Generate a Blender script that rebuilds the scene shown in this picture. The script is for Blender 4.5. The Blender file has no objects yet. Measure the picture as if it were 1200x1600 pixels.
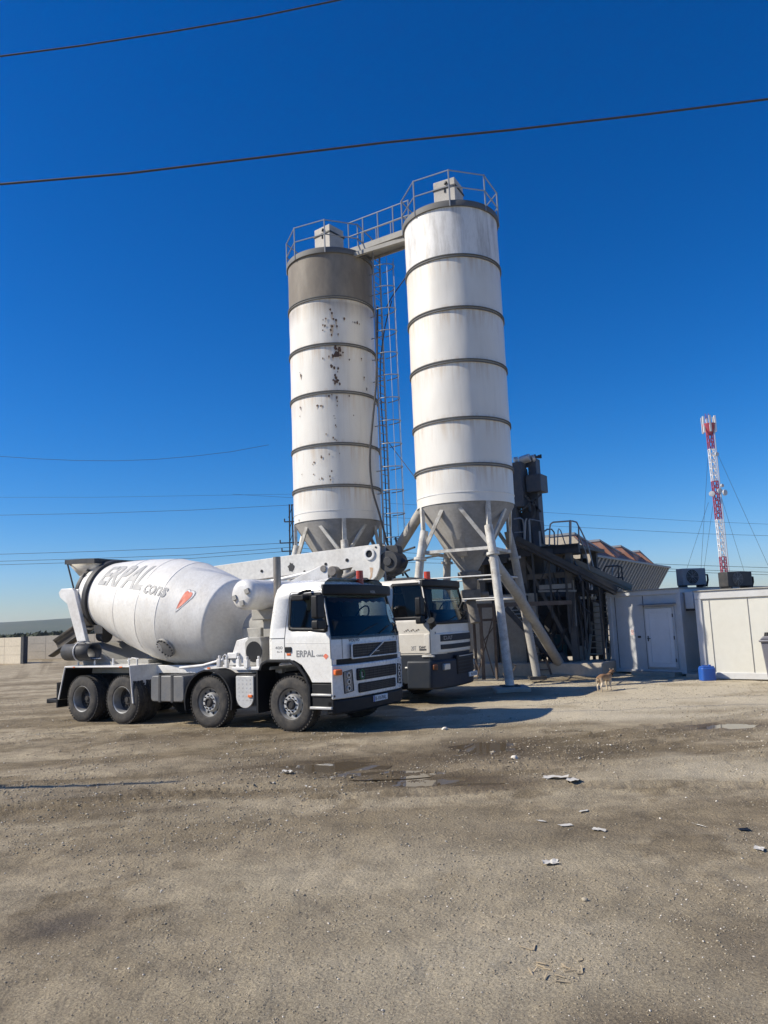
import bpy, bmesh, math, random
import numpy as np
from mathutils import Vector, Matrix, noise as mnoise
random.seed(7); rng = np.random.default_rng(7)
sc = bpy.context.scene; col = sc.collection
R = math.radians
# ------------------------------------------------------------------ camera
CAM_H, PITCH, ROLL = 1.95, R(8.0), R(2.3)
_f = Vector((0, math.cos(PITCH), math.sin(PITCH))); _r0 = Vector((1, 0, 0)); _u0 = _r0.cross(_f)
_r = math.cos(ROLL)*_r0 - math.sin(ROLL)*_u0; _u = math.sin(ROLL)*_r0 + math.cos(ROLL)*_u0
cd = bpy.data.cameras.new('camera'); cam = bpy.data.objects.new('camera', cd); col.objects.link(cam)
cd.sensor_fit = 'HORIZONTAL'; cd.sensor_width = 36; cd.lens = 36; cd.clip_start = .05; cd.clip_end = 12000
_m = Matrix((_r, _u, -_f)).transposed().to_4x4(); _m.translation = (0, 0, CAM_H); cam.matrix_world = _m
sc.camera = cam
def P(px, py, Y):                       # survey: where the sight line through a photo pixel meets depth Y
    d = (px-600)/1200*_r - (py-800)/1200*_u + _f
    return Vector((0, 0, CAM_H)) + d*(Y/d.y)
def G(px, py, z=0):
    d = (px-600)/1200*_r - (py-800)/1200*_u + _f
    return Vector((0, 0, CAM_H)) + d*((z-CAM_H)/d.z)
# ------------------------------------------------------------------ materials
def nt(m): return m.node_tree.nodes, m.node_tree.links
def M(name, c, rough=.6, metal=0., dirt=None, damt=.4, dscale=3., fine=.12, bump=0., bscale=40., stretch=(1,1,1), spec=.5, coat=0.):
    """Principled with broad dirt patches (dirt colour, amount, scale), fine tone variation and bump."""
    m = bpy.data.materials.new(name); m.use_nodes = True; n, l = nt(m); b = n['Principled BSDF']
    b.inputs['Roughness'].default_value = rough; b.inputs['Metallic'].default_value = metal
    b.inputs['Specular IOR Level'].default_value = spec; b.inputs['Coat Weight'].default_value = coat
    tc = n.new('ShaderNodeTexCoord'); mp = n.new('ShaderNodeMapping'); mp.inputs['Scale'].default_value = stretch
    l.new(tc.outputs['Object'], mp.inputs['Vector'])
    last = None
    rgb = n.new('ShaderNodeRGB'); rgb.outputs[0].default_value = (*c, 1); last = rgb.outputs[0]
    if dirt:
        no = n.new('ShaderNodeTexNoise'); no.inputs['Scale'].default_value = dscale; no.inputs['Detail'].default_value = 7; no.inputs['Roughness'].default_value = .65
        l.new(mp.outputs[0], no.inputs['Vector'])
        rp = n.new('ShaderNodeMapRange'); rp.inputs['From Min'].default_value = .42; rp.inputs['From Max'].default_value = .75; rp.inputs['To Max'].default_value = damt
        l.new(no.outputs[0], rp.inputs[0])
        mx = n.new('ShaderNodeMix'); mx.data_type = 'RGBA'; mx.inputs['B'].default_value = (*dirt, 1)
        l.new(rp.outputs[0], mx.inputs[0]); l.new(last, mx.inputs['A']); last = mx.outputs['Result']
    if fine:
        n2 = n.new('ShaderNodeTexNoise'); n2.inputs['Scale'].default_value = dscale*9; n2.inputs['Detail'].default_value = 4
        l.new(mp.outputs[0], n2.inputs['Vector'])
        r2 = n.new('ShaderNodeMapRange'); r2.inputs['From Min'].default_value = .3; r2.inputs['From Max'].default_value = .7
        r2.inputs['To Min'].default_value = 1-fine; r2.inputs['To Max'].default_value = 1+fine*.4; l.new(n2.outputs[0], r2.inputs[0])
        mm = n.new('ShaderNodeMix'); mm.data_type = 'RGBA'; mm.blend_type = 'MULTIPLY'; mm.inputs[0].default_value = 1
        l.new(last, mm.inputs['A']); l.new(r2.outputs[0], mm.inputs['B']); last = mm.outputs['Result']
        r3 = n.new('ShaderNodeMapRange'); r3.inputs['To Min'].default_value = max(0, rough-.12); r3.inputs['To Max'].default_value = min(1, rough+.12)
        l.new(n2.outputs[0], r3.inputs[0]); l.new(r3.outputs[0], b.inputs['Roughness'])
    l.new(last, b.inputs['Base Color'])
    if bump:
        n3 = n.new('ShaderNodeTexNoise'); n3.inputs['Scale'].default_value = bscale; n3.inputs['Detail'].default_value = 5
        l.new(mp.outputs[0], n3.inputs['Vector']); bp = n.new('ShaderNodeBump'); bp.inputs['Strength'].default_value = bump; bp.inputs['Distance'].default_value = .02
        l.new(n3.outputs[0], bp.inputs['Height']); l.new(bp.outputs[0], b.inputs['Normal'])
    return m
DUST = (.33, .28, .22)
white_paint = M('white_paint', (.78, .77, .74), .38, dirt=DUST, damt=.48, dscale=2.2, fine=.08, coat=.1)
white_cab = M('white_cab_paint', (.80, .79, .745), .28, dirt=DUST, damt=.22, dscale=1.7, fine=.05, coat=.2)
cream_cab = M('cream_cab_paint', (.78, .74, .65), .35, dirt=(.45, .36, .24), damt=.3, dscale=2, fine=.05, coat=.2)
drum_white = M('drum_white', (.80, .78, .725), .42, dirt=(.54, .475, .38), damt=.42, dscale=2.3, fine=.10, stretch=(1.6, .55, .8), bump=.09, bscale=5)
grey_plate = M('dusty_grey_steel', (.36, .35, .32), .7, dirt=(.2, .18, .15), damt=.6, dscale=2.5)
dark_steel = M('dark_steel', (.03, .032, .036), .6, dirt=(.12, .105, .085), damt=.45, dscale=4)
blue_steel = M('dark_blue_grey_steel', (.055, .07, .095), .6, dirt=(.17, .15, .12), damt=.45, dscale=3)
black_plastic = M('black_plastic', (.011, .012, .014), .55, dirt=(.055, .05, .042), damt=.22, dscale=5, spec=.3)
navy_plastic = M('navy_plastic', (.010, .018, .032), .6, dirt=(.05, .047, .04), damt=.35, dscale=4)
rubber = M('tyre_rubber', (.032, .031, .03), .85, dirt=(.13, .112, .09), damt=.7, dscale=6, bump=.2, bscale=60)
rim_steel = M('rim_steel', (.32, .32, .31), .5, .3, dirt=(.14, .12, .10), damt=.6, dscale=7)
rim_dark = M('dark_rim', (.022, .022, .023), .75, dirt=(.12, .10, .085), damt=.5, dscale=7)
silver = M('silver_metal', (.62, .62, .60), .42, .35, dirt=(.3, .26, .2), damt=.35, dscale=8)
galv = M('galvanised_steel', (.30, .31, .32), .5, .5, dirt=(.25, .22, .18), damt=.4, dscale=5)
rust_steel = M('rusty_steel', (.13, .095, .072), .85, dirt=(.24, .21, .175), damt=.7, dscale=3, bump=.2)
brown_rust = M('red_brown_sheet', (.26, .115, .08), .8, dirt=(.30, .24, .20), damt=.6, dscale=1.5)
corrug = M('corrugated_grey_sheet', (.22, .25, .29), .55, .2, dirt=(.22, .2, .17), damt=.5, dscale=1.2)
concrete = M('concrete', (.40, .37, .31), .9, dirt=(.25, .22, .18), damt=.6, dscale=1.5, bump=.3, bscale=25)
concrete_lt = M('pale_concrete', (.50, .44, .35), .9, dirt=(.34, .29, .22), damt=.5, dscale=1.0, bump=.2, bscale=20)
panel_cream = M('cream_panel', (.62, .61, .545), .45, dirt=(.5, .46, .38), damt=.25, dscale=.9, fine=.03)
panel_grey = M('pale_grey_panel', (.58, .59, .59), .5, dirt=(.4, .37, .32), damt=.4, dscale=1.2, fine=.04)
pvc = M('white_door_plastic', (.74, .75, .76), .35, dirt=(.5, .48, .44), damt=.2, dscale=2, fine=.02)
leg_white = M('chipped_white_pipe', (.64, .62, .56), .6, dirt=(.20, .16, .12), damt=.85, dscale=3.6, fine=.1, bump=.1)
leg_grey = M('dusty_grey_pipe', (.42, .40, .36), .7, dirt=(.2, .17, .14), damt=.6, dscale=2.0)
cone_grey = M('cement_grey_cone', (.34, .325, .30), .8, dirt=(.18, .165, .145), damt=.7, dscale=1.3, bump=.15, bscale=10)
band_grey = M('grey_band', (.13, .13, .125), .7, dirt=(.12, .10, .085), damt=.5, dscale=3)
orange = M('orange_plastic', (.75, .16, .03), .35)
red_lamp = M('red_beacon_plastic', (.55, .06, .025), .25)
lens = M('lamp_lens', (.45, .46, .45), .12, .2)
green_mark = M('green_sticker', (.04, .22, .08), .5)
grey_letter = M('grey_lettering', (.34, .34, .33), .6, dirt=(.66, .64, .6), damt=.6, dscale=4, fine=.1)
dark_letter = M('dark_lettering', (.08, .08, .085), .5)
mid_letter = M('mid_grey_lettering', (.24, .24, .24), .5)
red_mark = M('orange_red_mark', (.78, .17, .09), .5, dirt=(.75, .6, .5), damt=.45, dscale=6)
white_mark = M('white_mark', (.8, .8, .78), .5)
blue_plastic = M('blue_plastic', (.02, .10, .42), .4, dirt=(.1, .14, .25), damt=.3, dscale=6)
bin_grey = M('grey_bin_plastic', (.16, .16, .19), .5, dirt=(.3, .27, .24), damt=.3, dscale=5)
teal = M('teal_paint', (.02, .10, .12), .6, dirt=(.08, .08, .07), damt=.5, dscale=4)
paper = M('paper', (.60, .575, .51), .8, dirt=(.4, .34, .26), damt=.5, dscale=12)
mast_red = M('mast_red', (.38, .05, .08), .5); mast_white = M('mast_white', (.78, .78, .78), .5)
antenna_grey = M('antenna_grey', (.5, .52, .54), .5)
wire_black = M('wire_black', (.03, .03, .035), .6)
seat_cloth = M('seat_cloth', (.05, .05, .055), .9)
fringe_m = M('orange_fringe', (.30, .12, .05), .9)
pale_green = M('pale_green_see_through', (.62, .80, .70), .6)
skin_fur = None
def glass_mat(name, tint, refl=1.0):
    m = bpy.data.materials.new(name); m.use_nodes = True; n, l = nt(m); n.remove(n['Principled BSDF'])
    t = n.new('ShaderNodeBsdfTransparent'); t.inputs[0].default_value = (*tint, 1)
    g = n.new('ShaderNodeBsdfGlossy'); g.inputs['Roughness'].default_value = .03; g.inputs['Color'].default_value = (.55, .55, .55, 1)
    fr = n.new('ShaderNodeFresnel'); fr.inputs[0].default_value = 1.5; mx = n.new('ShaderNodeMixShader')
    l.new(fr.outputs[0], mx.inputs[0]); l.new(t.outputs[0], mx.inputs[1]); l.new(g.outputs[0], mx.inputs[2]); l.new(mx.outputs[0], n['Material Output'].inputs[0])
    return m
glass = glass_mat('tinted_glass', (.42, .48, .49))
# ------------------------------------------------------------------ mesh builder
class MB:
    def __init__(s): s.v = []; s.f = []; s.m = []
    def add(s, vs, fs, mi=0):
        o = len(s.v); s.v += [tuple(v) for v in vs]; s.f += [tuple(i+o for i in f) for f in fs]; s.m += [mi]*len(fs); return s
    def box(s, x0, x1, y0, y1, z0, z1, mi=0):
        v = [(x, y, z) for z in (z0, z1) for y in (y0, y1) for x in (x0, x1)]
        return s.add(v, [(0,2,3,1),(4,5,7,6),(0,1,5,4),(2,6,7,3),(0,4,6,2),(1,3,7,5)], mi)
    def beam(s, p0, p1, w, h, up=(0,0,1), mi=0, w1=None, h1=None):
        p0 = Vector(p0); p1 = Vector(p1); d = (p1-p0).normalized(); a = d.cross(Vector(up))
        if a.length < 1e-4: a = d.cross(Vector((0,1,0)))
        a.normalize(); b = a.cross(d); w1 = w if w1 is None else w1; h1 = h if h1 is None else h1
        v = [p+a*sx*ww/2+b*sy*hh/2 for p, ww, hh in ((p0,w,h),(p1,w1,h1)) for sx, sy in ((-1,-1),(1,-1),(1,1),(-1,1))]
        return s.add(v, [(3,2,1,0),(4,5,6,7),(0,1,5,4),(1,2,6,5),(2,3,7,6),(3,0,4,7)], mi)
    def cyl(s, p0, p1, r0, r1=None, n=14, caps=True, mi=0):
        d = (Vector(p1)-Vector(p0)); L = d.length
        return s.lathe([(0, r0), (L, r0 if r1 is None else r1)], p0, d, n, caps, mi)
    def lathe(s, prof, o=(0,0,0), d=(0,0,1), n=24, caps=False, mi=0, jit=None):
        o = Vector(o); d = Vector(d).normalized(); a = d.orthogonal().normalized()
        if abs(d.z) > .95: a = Vector((1,0,0)); a = (a-d*a.dot(d)).normalized()
        b = d.cross(a); vs = []
        for k, (t, r) in enumerate(prof):
            for i in range(n):
                th = 2*math.pi*i/n; rr = r+(jit(th, t) if jit else 0)
                vs.append(o+d*t+(a*math.cos(th)+b*math.sin(th))*rr)
        fs = [(k*n+i, k*n+(i+1) % n, (k+1)*n+(i+1) % n, (k+1)*n+i) for k in range(len(prof)-1) for i in range(n)]
        if caps: fs += [tuple(range(n-1, -1, -1)), tuple((len(prof)-1)*n+i for i in range(n))]
        return s.add(vs, fs, mi)
    def tube(s, pts, r, n=6, mi=0, closed=False):
        pts = [Vector(p) for p in pts]; vs = []; k = len(pts); pa = None
        for i, p in enumerate(pts):
            if closed: d = pts[(i+1) % k]-pts[i-1]
            else: d = pts[min(i+1, k-1)]-pts[max(i-1, 0)]
            d.normalize()
            a = (pa-d*pa.dot(d)) if pa is not None else d.orthogonal()
            if a.length < 1e-5: a = d.orthogonal()
            a.normalize(); pa = a; b = d.cross(a)
            vs += [p+(a*math.cos(2*math.pi*j/n)+b*math.sin(2*math.pi*j/n))*r for j in range(n)]
        m = k if closed else k-1
        fs = [(i*n+j, i*n+(j+1) % n, ((i+1) % k)*n+(j+1) % n, ((i+1) % k)*n+j) for i in range(m) for j in range(n)]
        if not closed: fs += [tuple(range(n-1, -1, -1)), tuple((k-1)*n+j for j in range(n))]
        return s.add(vs, fs, mi)
    def prism(s, poly, lo, hi, plane='xz', mi=0):
        f = {'xz': lambda a, b, t: (a, t, b), 'xy': lambda a, b, t: (a, b, t), 'yz': lambda a, b, t: (t, a, b)}[plane]
        n = len(poly); v = [f(a, b, lo) for a, b in poly]+[f(a, b, hi) for a, b in poly]
        return s.add(v, [tuple(range(n-1, -1, -1)), tuple(range(n, 2*n))]+[(i, (i+1) % n, n+(i+1) % n, n+i) for i in range(n)], mi)
    def strip(s, poly, th, lo, hi, mi=0):
        """a bent sheet following an (x,z) polyline, thickness th, spanning y lo..hi"""
        n = len(poly); off = []
        for i in range(n):
            a = Vector(poly[max(i-1, 0)]); b = Vector(poly[min(i+1, n-1)]); d = (b-a).normalized(); off.append((poly[i][0]+d.y*th, poly[i][1]-d.x*th))
        return s.prism(list(poly)+off[::-1], lo, hi, 'xz', mi)
    def build(s, name, mats, parent=None, bevel=0, angle=35, world=False, seg=2, solid=0):
        me = bpy.data.meshes.new(name); vs = s.v
        if world and parent is not None:
            o = parent.location; vs = [(x-o.x, y-o.y, z-o.z) for x, y, z in vs]
        me.from_pydata(vs, [], s.f)
        if not isinstance(mats, (list, tuple)): mats = [mats]
        for m in mats: me.materials.append(m)
        me.polygons.foreach_set('material_index', s.m)
        bm = bmesh.new(); bm.from_mesh(me); bmesh.ops.recalc_face_normals(bm, faces=bm.faces)
        if solid:
            c0 = sum((v.co for v in bm.verts), Vector())/len(bm.verts)
            if sum((f.calc_center_median()-c0).dot(f.normal)*f.calc_area() for f in bm.faces) < 0: bmesh.ops.reverse_faces(bm, faces=bm.faces)
        bm.to_mesh(me); bm.free()
        me.shade_smooth(); me.set_sharp_from_angle(angle=R(angle))
        ob = bpy.data.objects.new(name, me); col.objects.link(ob)
        if parent is not None: ob.parent = parent
        if solid:
            k = ob.modifiers.new('solid', 'SOLIDIFY'); k.thickness = solid; k.offset = -1
        if bevel:
            k = ob.modifiers.new('bevel', 'BEVEL'); k.width = bevel; k.segments = seg; k.limit_method = 'ANGLE'; k.angle_limit = R(35)
        return ob
def each(b, name, mats, parent=None, **kw):
    """build every separate piece of a builder as an object of its own"""
    par = list(range(len(b.v)))
    def find(i):
        while par[i] != i: par[i] = par[par[i]]; i = par[i]
        return i
    for f in b.f:
        for j in f[1:]: par[find(j)] = find(f[0])
    groups = {}
    for f, m in zip(b.f, b.m): groups.setdefault(find(f[0]), []).append((f, m))
    out = []
    for fs in groups.values():
        ids = sorted({i for f, _ in fs for i in f}); mp = {i: k for k, i in enumerate(ids)}
        q = MB(); q.v = [b.v[i] for i in ids]; q.f = [tuple(mp[i] for i in f) for f, _ in fs]; q.m = [m for _, m in fs]; out.append(q.build(name, mats, parent, **kw))
    return out
def tag(o, label=None, cat=None, group=None, kind=None):
    if label: o['label'] = label
    if cat: o['category'] = cat
    if group: o['group'] = group
    if kind: o['kind'] = kind
    return o
def thing(name, label, cat, loc=(0,0,0), rz=0, group=None):
    o = bpy.data.objects.new(name, None); col.objects.link(o); o.empty_display_size = .2
    o.location = loc; o.rotation_euler = (0, 0, rz); return tag(o, label, cat, group)
def copy_tree(o, parent=None):
    kids = [c for c in o.children]
    c = o.copy(); col.objects.link(c)
    if parent is not None: c.parent = parent
    for k in kids: copy_tree(k, c)
    return c
def hold(name, parent):                 # an empty that is a part holding sub-parts
    o = bpy.data.objects.new(name, None); col.objects.link(o); o.parent = parent; o.empty_display_size = .1; return o
def text_mesh(body, size, bold=.0, ext=.003, shear=0, sx=1.0, fit=None, align='LEFT'):
    """(verts, faces) of lettering lying in x,y, extruded by ext; fit = (w, h) box"""
    cu = bpy.data.curves.new('t', 'FONT'); cu.body = body; cu.size = size; cu.offset = bold; cu.shear = shear; cu.align_x = align; cu.resolution_u = 3
    ob = bpy.data.objects.new('t', cu); col.objects.link(ob); dg = bpy.context.evaluated_depsgraph_get(); me = ob.evaluated_get(dg).to_mesh()
    vs = [Vector(v.co) for v in me.vertices]; fs = [tuple(p.vertices) for p in me.polygons]
    bpy.data.objects.remove(ob); bpy.data.curves.remove(cu)
    if fit:
        x0 = min(v.x for v in vs); x1 = max(v.x for v in vs); y0 = min(v.y for v in vs); y1 = max(v.y for v in vs)
        for v in vs: v.x = (v.x-x0)/(x1-x0)*fit[0]; v.y = (v.y-y0)/(y1-y0)*fit[1]
    else:
        for v in vs: v.x *= sx
    return vs, fs
def lettering(name, body, w, h, fn, mat, parent, bold=.0, shear=0, grid=None, world=False):
    """letters filling a w x h box; fn maps (x, y) on the lettering to a 3D point on the surface"""
    vs, fs = text_mesh(body, 1, bold, shear=shear, fit=(w, h))
    if grid:
        bm = bmesh.new(); bv = [bm.verts.new((v.x, v.y, 0)) for v in vs]
        for f in fs:
            try: bm.faces.new([bv[i] for i in f])
            except ValueError: pass
        for ax, mxv in ((0, w), (1, h)):
            k = grid
            while k < mxv:
                no = (1,0,0) if ax == 0 else (0,1,0); co = (k,0,0) if ax == 0 else (0,k,0)
                bmesh.ops.bisect_plane(bm, geom=bm.verts[:]+bm.edges[:]+bm.faces[:], plane_co=co, plane_no=no); k += grid
        bm.verts.index_update(); vs = [v.co.copy() for v in bm.verts]; fs = [tuple(v.index for v in f.verts) for f in bm.faces]; bm.free()
    b = MB(); b.add([fn(v.x, v.y) for v in vs], fs); o = b.build(name, mat, parent, world=world)
    return o
def side(x0, z0, y): return lambda a, b: (x0+a, y, z0+b)       # lettering read from the -y side
def front(y0, z0, x): return lambda a, b: (x, y0+a, z0+b)      # lettering read from the +x side
HAZE, SUNE, SKYS, SAT, EXPO = 0.00012, 5.0, .065, 1.5, .22
# ================================================================== trucks
def make_wheel_meshes():
    """tyre lathe along y; outer face at y=0 looking to -y"""
    prof = [(.02,.27),(.0,.30),(-.005,.36),(.0,.42),(.02,.465),(.045,.492),(.06,.5),(.12,.503),(.125,.492),(.135,.492),(.14,.503),(.19,.503),(.195,.49),(.205,.49),(.21,.503),(.25,.5),(.275,.485),(.30,.44),(.31,.36),(.29,.27)]
    t = MB().lathe(prof, (0,0,0), (0,1,0), 48)
    for k in range(48):                                            # shoulder tread blocks
        a = 2*math.pi*k/48
        for y in (.05, .255):
            c = Vector((math.cos(a)*.497, y, math.sin(a)*.497)); tt = Vector((-math.sin(a), 0, math.cos(a)))
            t.beam(c-tt*.018, c+tt*.018, .05, .022, up=(math.cos(a), 0, math.sin(a)))
    return t
tyre_mb = make_wheel_meshes()
def wheel(parent, x, y, kind, s=1):
    """kind front: convex rim with bolt ring; rear: deep dish, twin tyres.  s=+1 outer face to -y, -1 to +y"""
    w = hold('wheel', parent); w.location = (x, y, .5); w.rotation_euler = (0, random.uniform(0, 6), 0 if s == 1 else math.pi)
    if 'tyre' not in WM:
        o = tyre_mb.build('tyre', rubber, w, angle=28); WM['tyre'] = o.data
        b = MB().lathe([(.03,.285),(.015,.275),(.03,.262),(.09,.25),(.10,.20),(.05,.165),(.035,.15),(.035,.10)], d=(0,1,0), n=40)
        for k in range(10):
            a = 2*math.pi*k/10; c = Vector((math.cos(a)*.222, .097, math.sin(a)*.222)); b.cyl(c, c+Vector((0,-.006,0)), .026, n=10, mi=1)
        r = b.build('rim', [rim_steel, black_plastic], w); WM['rim_f'] = r.data; bpy.data.objects.remove(r)
        b = MB().lathe([(.034,.165),(.022,.16),(.022,.10),(.03,.09)], d=(0,1,0), n=40)
        for k in range(10):
            a = 2*math.pi*k/10; c = Vector((math.cos(a)*.133, .024, math.sin(a)*.133)); b.cyl(c, c+Vector((0,-.03,0)), .016, .012, n=6, mi=1)
        b.lathe([(.03,.095),(-.01,.09),(-.02,.07),(.0,.062),(.0,0.001)], d=(0,1,0), n=24, mi=2)
        r = b.build('hub', [silver, black_plastic, rim_dark], w); WM['hub_f'] = r.data; bpy.data.objects.remove(r)
        b = MB().lathe([(.03,.285),(.012,.278),(.02,.262),(.06,.25),(.19,.24)], d=(0,1,0), n=40, mi=3); b.lathe([(.185,.24),(.20,.19),(.19,.11)], d=(0,1,0), n=40)
        b.lathe([(.018,.283),(.006,.276),(.018,.268)], d=(0,1,0), n=40, mi=1)
        for k in range(8):
            a = 2*math.pi*k/8; c = Vector((math.cos(a)*.19, .200, math.sin(a)*.19)); b.cyl(c, c+Vector((0,-.012,0)), .03, n=10, mi=2)
        r = b.build('rim', [rim_dark, silver, black_plastic, rim_steel], w); WM['rim_r'] = r.data; bpy.data.objects.remove(r)
        b = MB().lathe([(.20,.115),(.16,.11),(.15,.06),(.13,.05),(.13,.001)], d=(0,1,0), n=24)
        for k in range(10):
            a = 2*math.pi*k/10; c = Vector((math.cos(a)*.145, .195, math.sin(a)*.145)); b.cyl(c, c+Vector((0,-.035,0)), .015, n=6)
        r = b.build('hub', rim_dark, w); WM['hub_r'] = r.data; bpy.data.objects.remove(r)
    else:
        o = bpy.data.objects.new('tyre', WM['tyre']); col.objects.link(o); o.parent = w
    e = kind[0]
    for nm in ('rim', 'hub'):
        o = bpy.data.objects.new(nm, WM[nm+'_'+e]); col.objects.link(o); o.parent = w
    if e == 'r':
        o = bpy.data.objects.new('tyre', WM['tyre']); col.objects.link(o); o.parent = w; o.location = (0, .345, 0)
    return w
WM = {}
class CabShape:
    def __init__(s, lv): s.lv = lv
    def at(s, z):
        lv = s.lv
        for a, b in zip(lv, lv[1:]):
            if z <= b[0] or b is lv[-1]:
                k = (z-a[0])/(b[0]-a[0]); return [a[i]+(b[i]-a[i])*k for i in range(1, 5)]
    def front(s, z, t, off=0):
        xr, xs, xc, hw = s.at(z); return Vector((xc-(xc-xs)*abs(t)**3.2+off*(1-.6*abs(t)**3), (hw+off*.5*abs(t)**3)*t, z))
    def side(s, x, z, off=0, sg=-1): return Vector((x, sg*(s.at(z)[3]+off), z))
def cab_shell(cs, zs, ws, sw, mat, name, parent):
    """shell with real openings: ws=(z0,z1) windscreen; sw=(x_rear,x_front_low,x_front_up,z0,z1) side windows"""
    T = [-1,-.975,-.93,-.8,-.6,-.4,-.2,0,.2,.4,.6,.8,.93,.975,1]
    b = MB(); rows = []
    for z in zs:
        xr, xs, xc, hw = cs.at(z)
        k = min(1, max(0, (z-sw[3])/(sw[4]-sw[3]))); xf = sw[1]+(sw[2]-sw[1])*k
        sx = [xr, xr+.12, sw[0], (sw[0]+xf)/2, xf, xs]
        row = [Vector((x, -hw if i else -hw+.08, z)) for i, x in enumerate(sx)]
        row += [cs.front(z, t) for t in T[1:-1]]
        row += [Vector((x, hw if i else hw-.08, z)) for i, x in reversed(list(enumerate(sx)))]
        rows.append(row)
    n = len(rows[0]); vs = [v for r in rows for v in r]; fs = []; eps = 1e-4
    for k in range(len(zs)-1):
        zm = (zs[k]+zs[k+1])/2
        for i in range(n):
            j = (i+1) % n
            if sw[3] < zm < sw[4] and (i in (2, 3) or i in (n-4, n-5)): continue
            if ws[0] < zm < ws[1] and 6 <= i <= n-8: continue
            fs.append((k*n+i, k*n+j, (k+1)*n+j, (k+1)*n+i))
    b.add(vs, fs)
    o = MB(); o.v = b.v; o.f = b.f+[tuple((len(zs)-1)*n+i for i in range(n)), tuple(range(n-1, -1, -1))]; o.m = [0]*len(o.f)
    return o.build(name, mat, parent, angle=32, solid=.035)
def surf_patch(cs, z0, z1, t0, t1, off, nz=4, ntt=14):
    b = MB(); vs = [cs.front(z0+(z1-z0)*i/nz, t0+(t1-t0)*j/ntt, off) for i in range(nz+1) for j in range(ntt+1)]
    w = ntt+1; return b.add(vs, [(i*w+j, i*w+j+1, (i+1)*w+j+1, (i+1)*w+j) for i in range(nz) for j in range(ntt)])
def side_poly(cs, pts, off, sg=-1):
    return MB().add([cs.side(x, z, off, sg) for x, z in pts], [tuple(range(len(pts)))])
def ring_poly(cs, outer, inner, off, sg=-1):
    n = len(outer); return MB().add([cs.side(x, z, off, sg) for x, z in outer+inner], [(i, (i+1) % n, n+(i+1) % n, n+i) for i in range(n)])
def round_rect(x0, x1, z0, z1, r=.05, skew=0, n=4):
    pts = []
    for cx, cz, a0 in ((x1-r, z1-r, 0), (x0+r, z1-r, 90), (x0+r, z0+r, 180), (x1-r, z0+r, 270)):
        for k in range(n+1):
            a = R(a0+90*k/n); x = cx+r*math.cos(a); z = cz+r*math.sin(a); pts.append((x+skew*(z-z0)*(x-x0)/(x1-x0), z))
    return pts
def cab_interior(root, x0, x1, zf, hw, zroof):
    b = MB().box(x0+.05, x0+.1, -hw+.08, hw-.08, zf, zroof-.5); b.box(x0+.05, x1-.05, -hw+.1, hw-.1, zf-.25, zf)
    for y in (-.6, .6):
        if b.f: b.build('cab_floor' if y < 0 else 'seat', seat_cloth, root, bevel=.04); b = MB()
        b.box(x0+.25, x0+.75, y-.27, y+.27, zf, zf+.3); b.beam((x0+.3, y, zf+.25), (x0+.18, y, zf+.95), .5, .14, up=(1,0,0)); b.box(x0+.14, x0+.26, y-.14, y+.14, zf+.97, zf+1.15)
    b.build('seat', seat_cloth, root, bevel=.04)
    d = MB().prism([(x1-.42, zf+.15), (x1-.42, zf+.42), (x1-.18, zf+.5), (x1-.06, zf+.42), (x1-.06, zf+.15)], -hw+.09, hw-.09)
    d.build('dashboard', black_plastic, root, bevel=.02)
    w = MB(); c = Vector((x1-.55, .6, zf+.5)); u = Vector((.45, 0, .9)).normalized()
    w.tube([c+(Vector((0,1,0))*math.cos(a)+u*math.sin(a))*.22 for a in np.linspace(0, 2*math.pi, 24, endpoint=False)], .016, 6, closed=True)
    w.beam(c+Vector((0,-.2,0)), c+Vector((0,.2,0)), .05, .02); w.beam(c, c+Vector((.25,0,-.2)), .05, .05)
    w.build('steering_wheel', black_plastic, root)
def mirror(root, x, y, z, name='mirror'):
    m = MB().prism(round_rect(0, .24, 0, .42, .045), -.07, .07, 'yz'); m.v = [(a+x, b+y, c+z) for a, b, c in m.v]
    o = m.build(name, black_plastic, root, bevel=.025)
    m = MB().prism(round_rect(0, .26, 0, .17, .04), -.07, .07, 'yz'); m.v = [(a+x, b+y, c+z-.19) for a, b, c in m.v]
    m.build('wide_angle_mirror', black_plastic, o, bevel=.02)
    sg = -1 if y < 0 else 1; yi = (y+.24 if y < 0 else y)
    m = MB().tube([(x+.02, sg*1.16, z+.38), (x+.0, yi-sg*-.0, z+.40), (x, yi+sg*.08, z+.40)], .022); m.tube([(x+.06, sg*1.2, z-.14), (x+.0, yi+sg*.05, z-.12)], .028)
    m.build('mirror_arm', black_plastic, o)
# ------------------------------------------------------------------ white concrete mixer
TH1 = R(-30.5)
mx = thing('mixer_truck', 'white concrete mixer truck lettered ERPAL cons, nearest vehicle with its drum in the open', 'truck', (-1.22, 15.34, 0), TH1)
lv1 = [(1.29,-.52,.92,1.10,1.225),(1.66,-.52,.92,1.09,1.225),(1.90,-.51,.87,1.03,1.20),(2.45,-.45,.73,.88,1.13),(2.60,-.42,.64,.80,1.08),(2.70,-.36,.5,.64,1.0),(2.75,-.2,.3,.42,.84)]
cs1 = CabShape(lv1); SW1 = (.02, .83, .70, 1.86, 2.44); WS1 = (1.70, 2.40)
zs1 = [1.29,1.31,1.5,1.66,1.70,1.86,1.92,2.15,2.38,2.40,2.44,2.52,2.60,2.66,2.70,2.73,2.75]
cab = cab_shell(cs1, zs1, WS1, SW1, white_cab, 'cab', mx)
surf_patch(cs1, 1.64, 2.44, -.985, .985, .012).build('windscreen', glass, mx)
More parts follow.
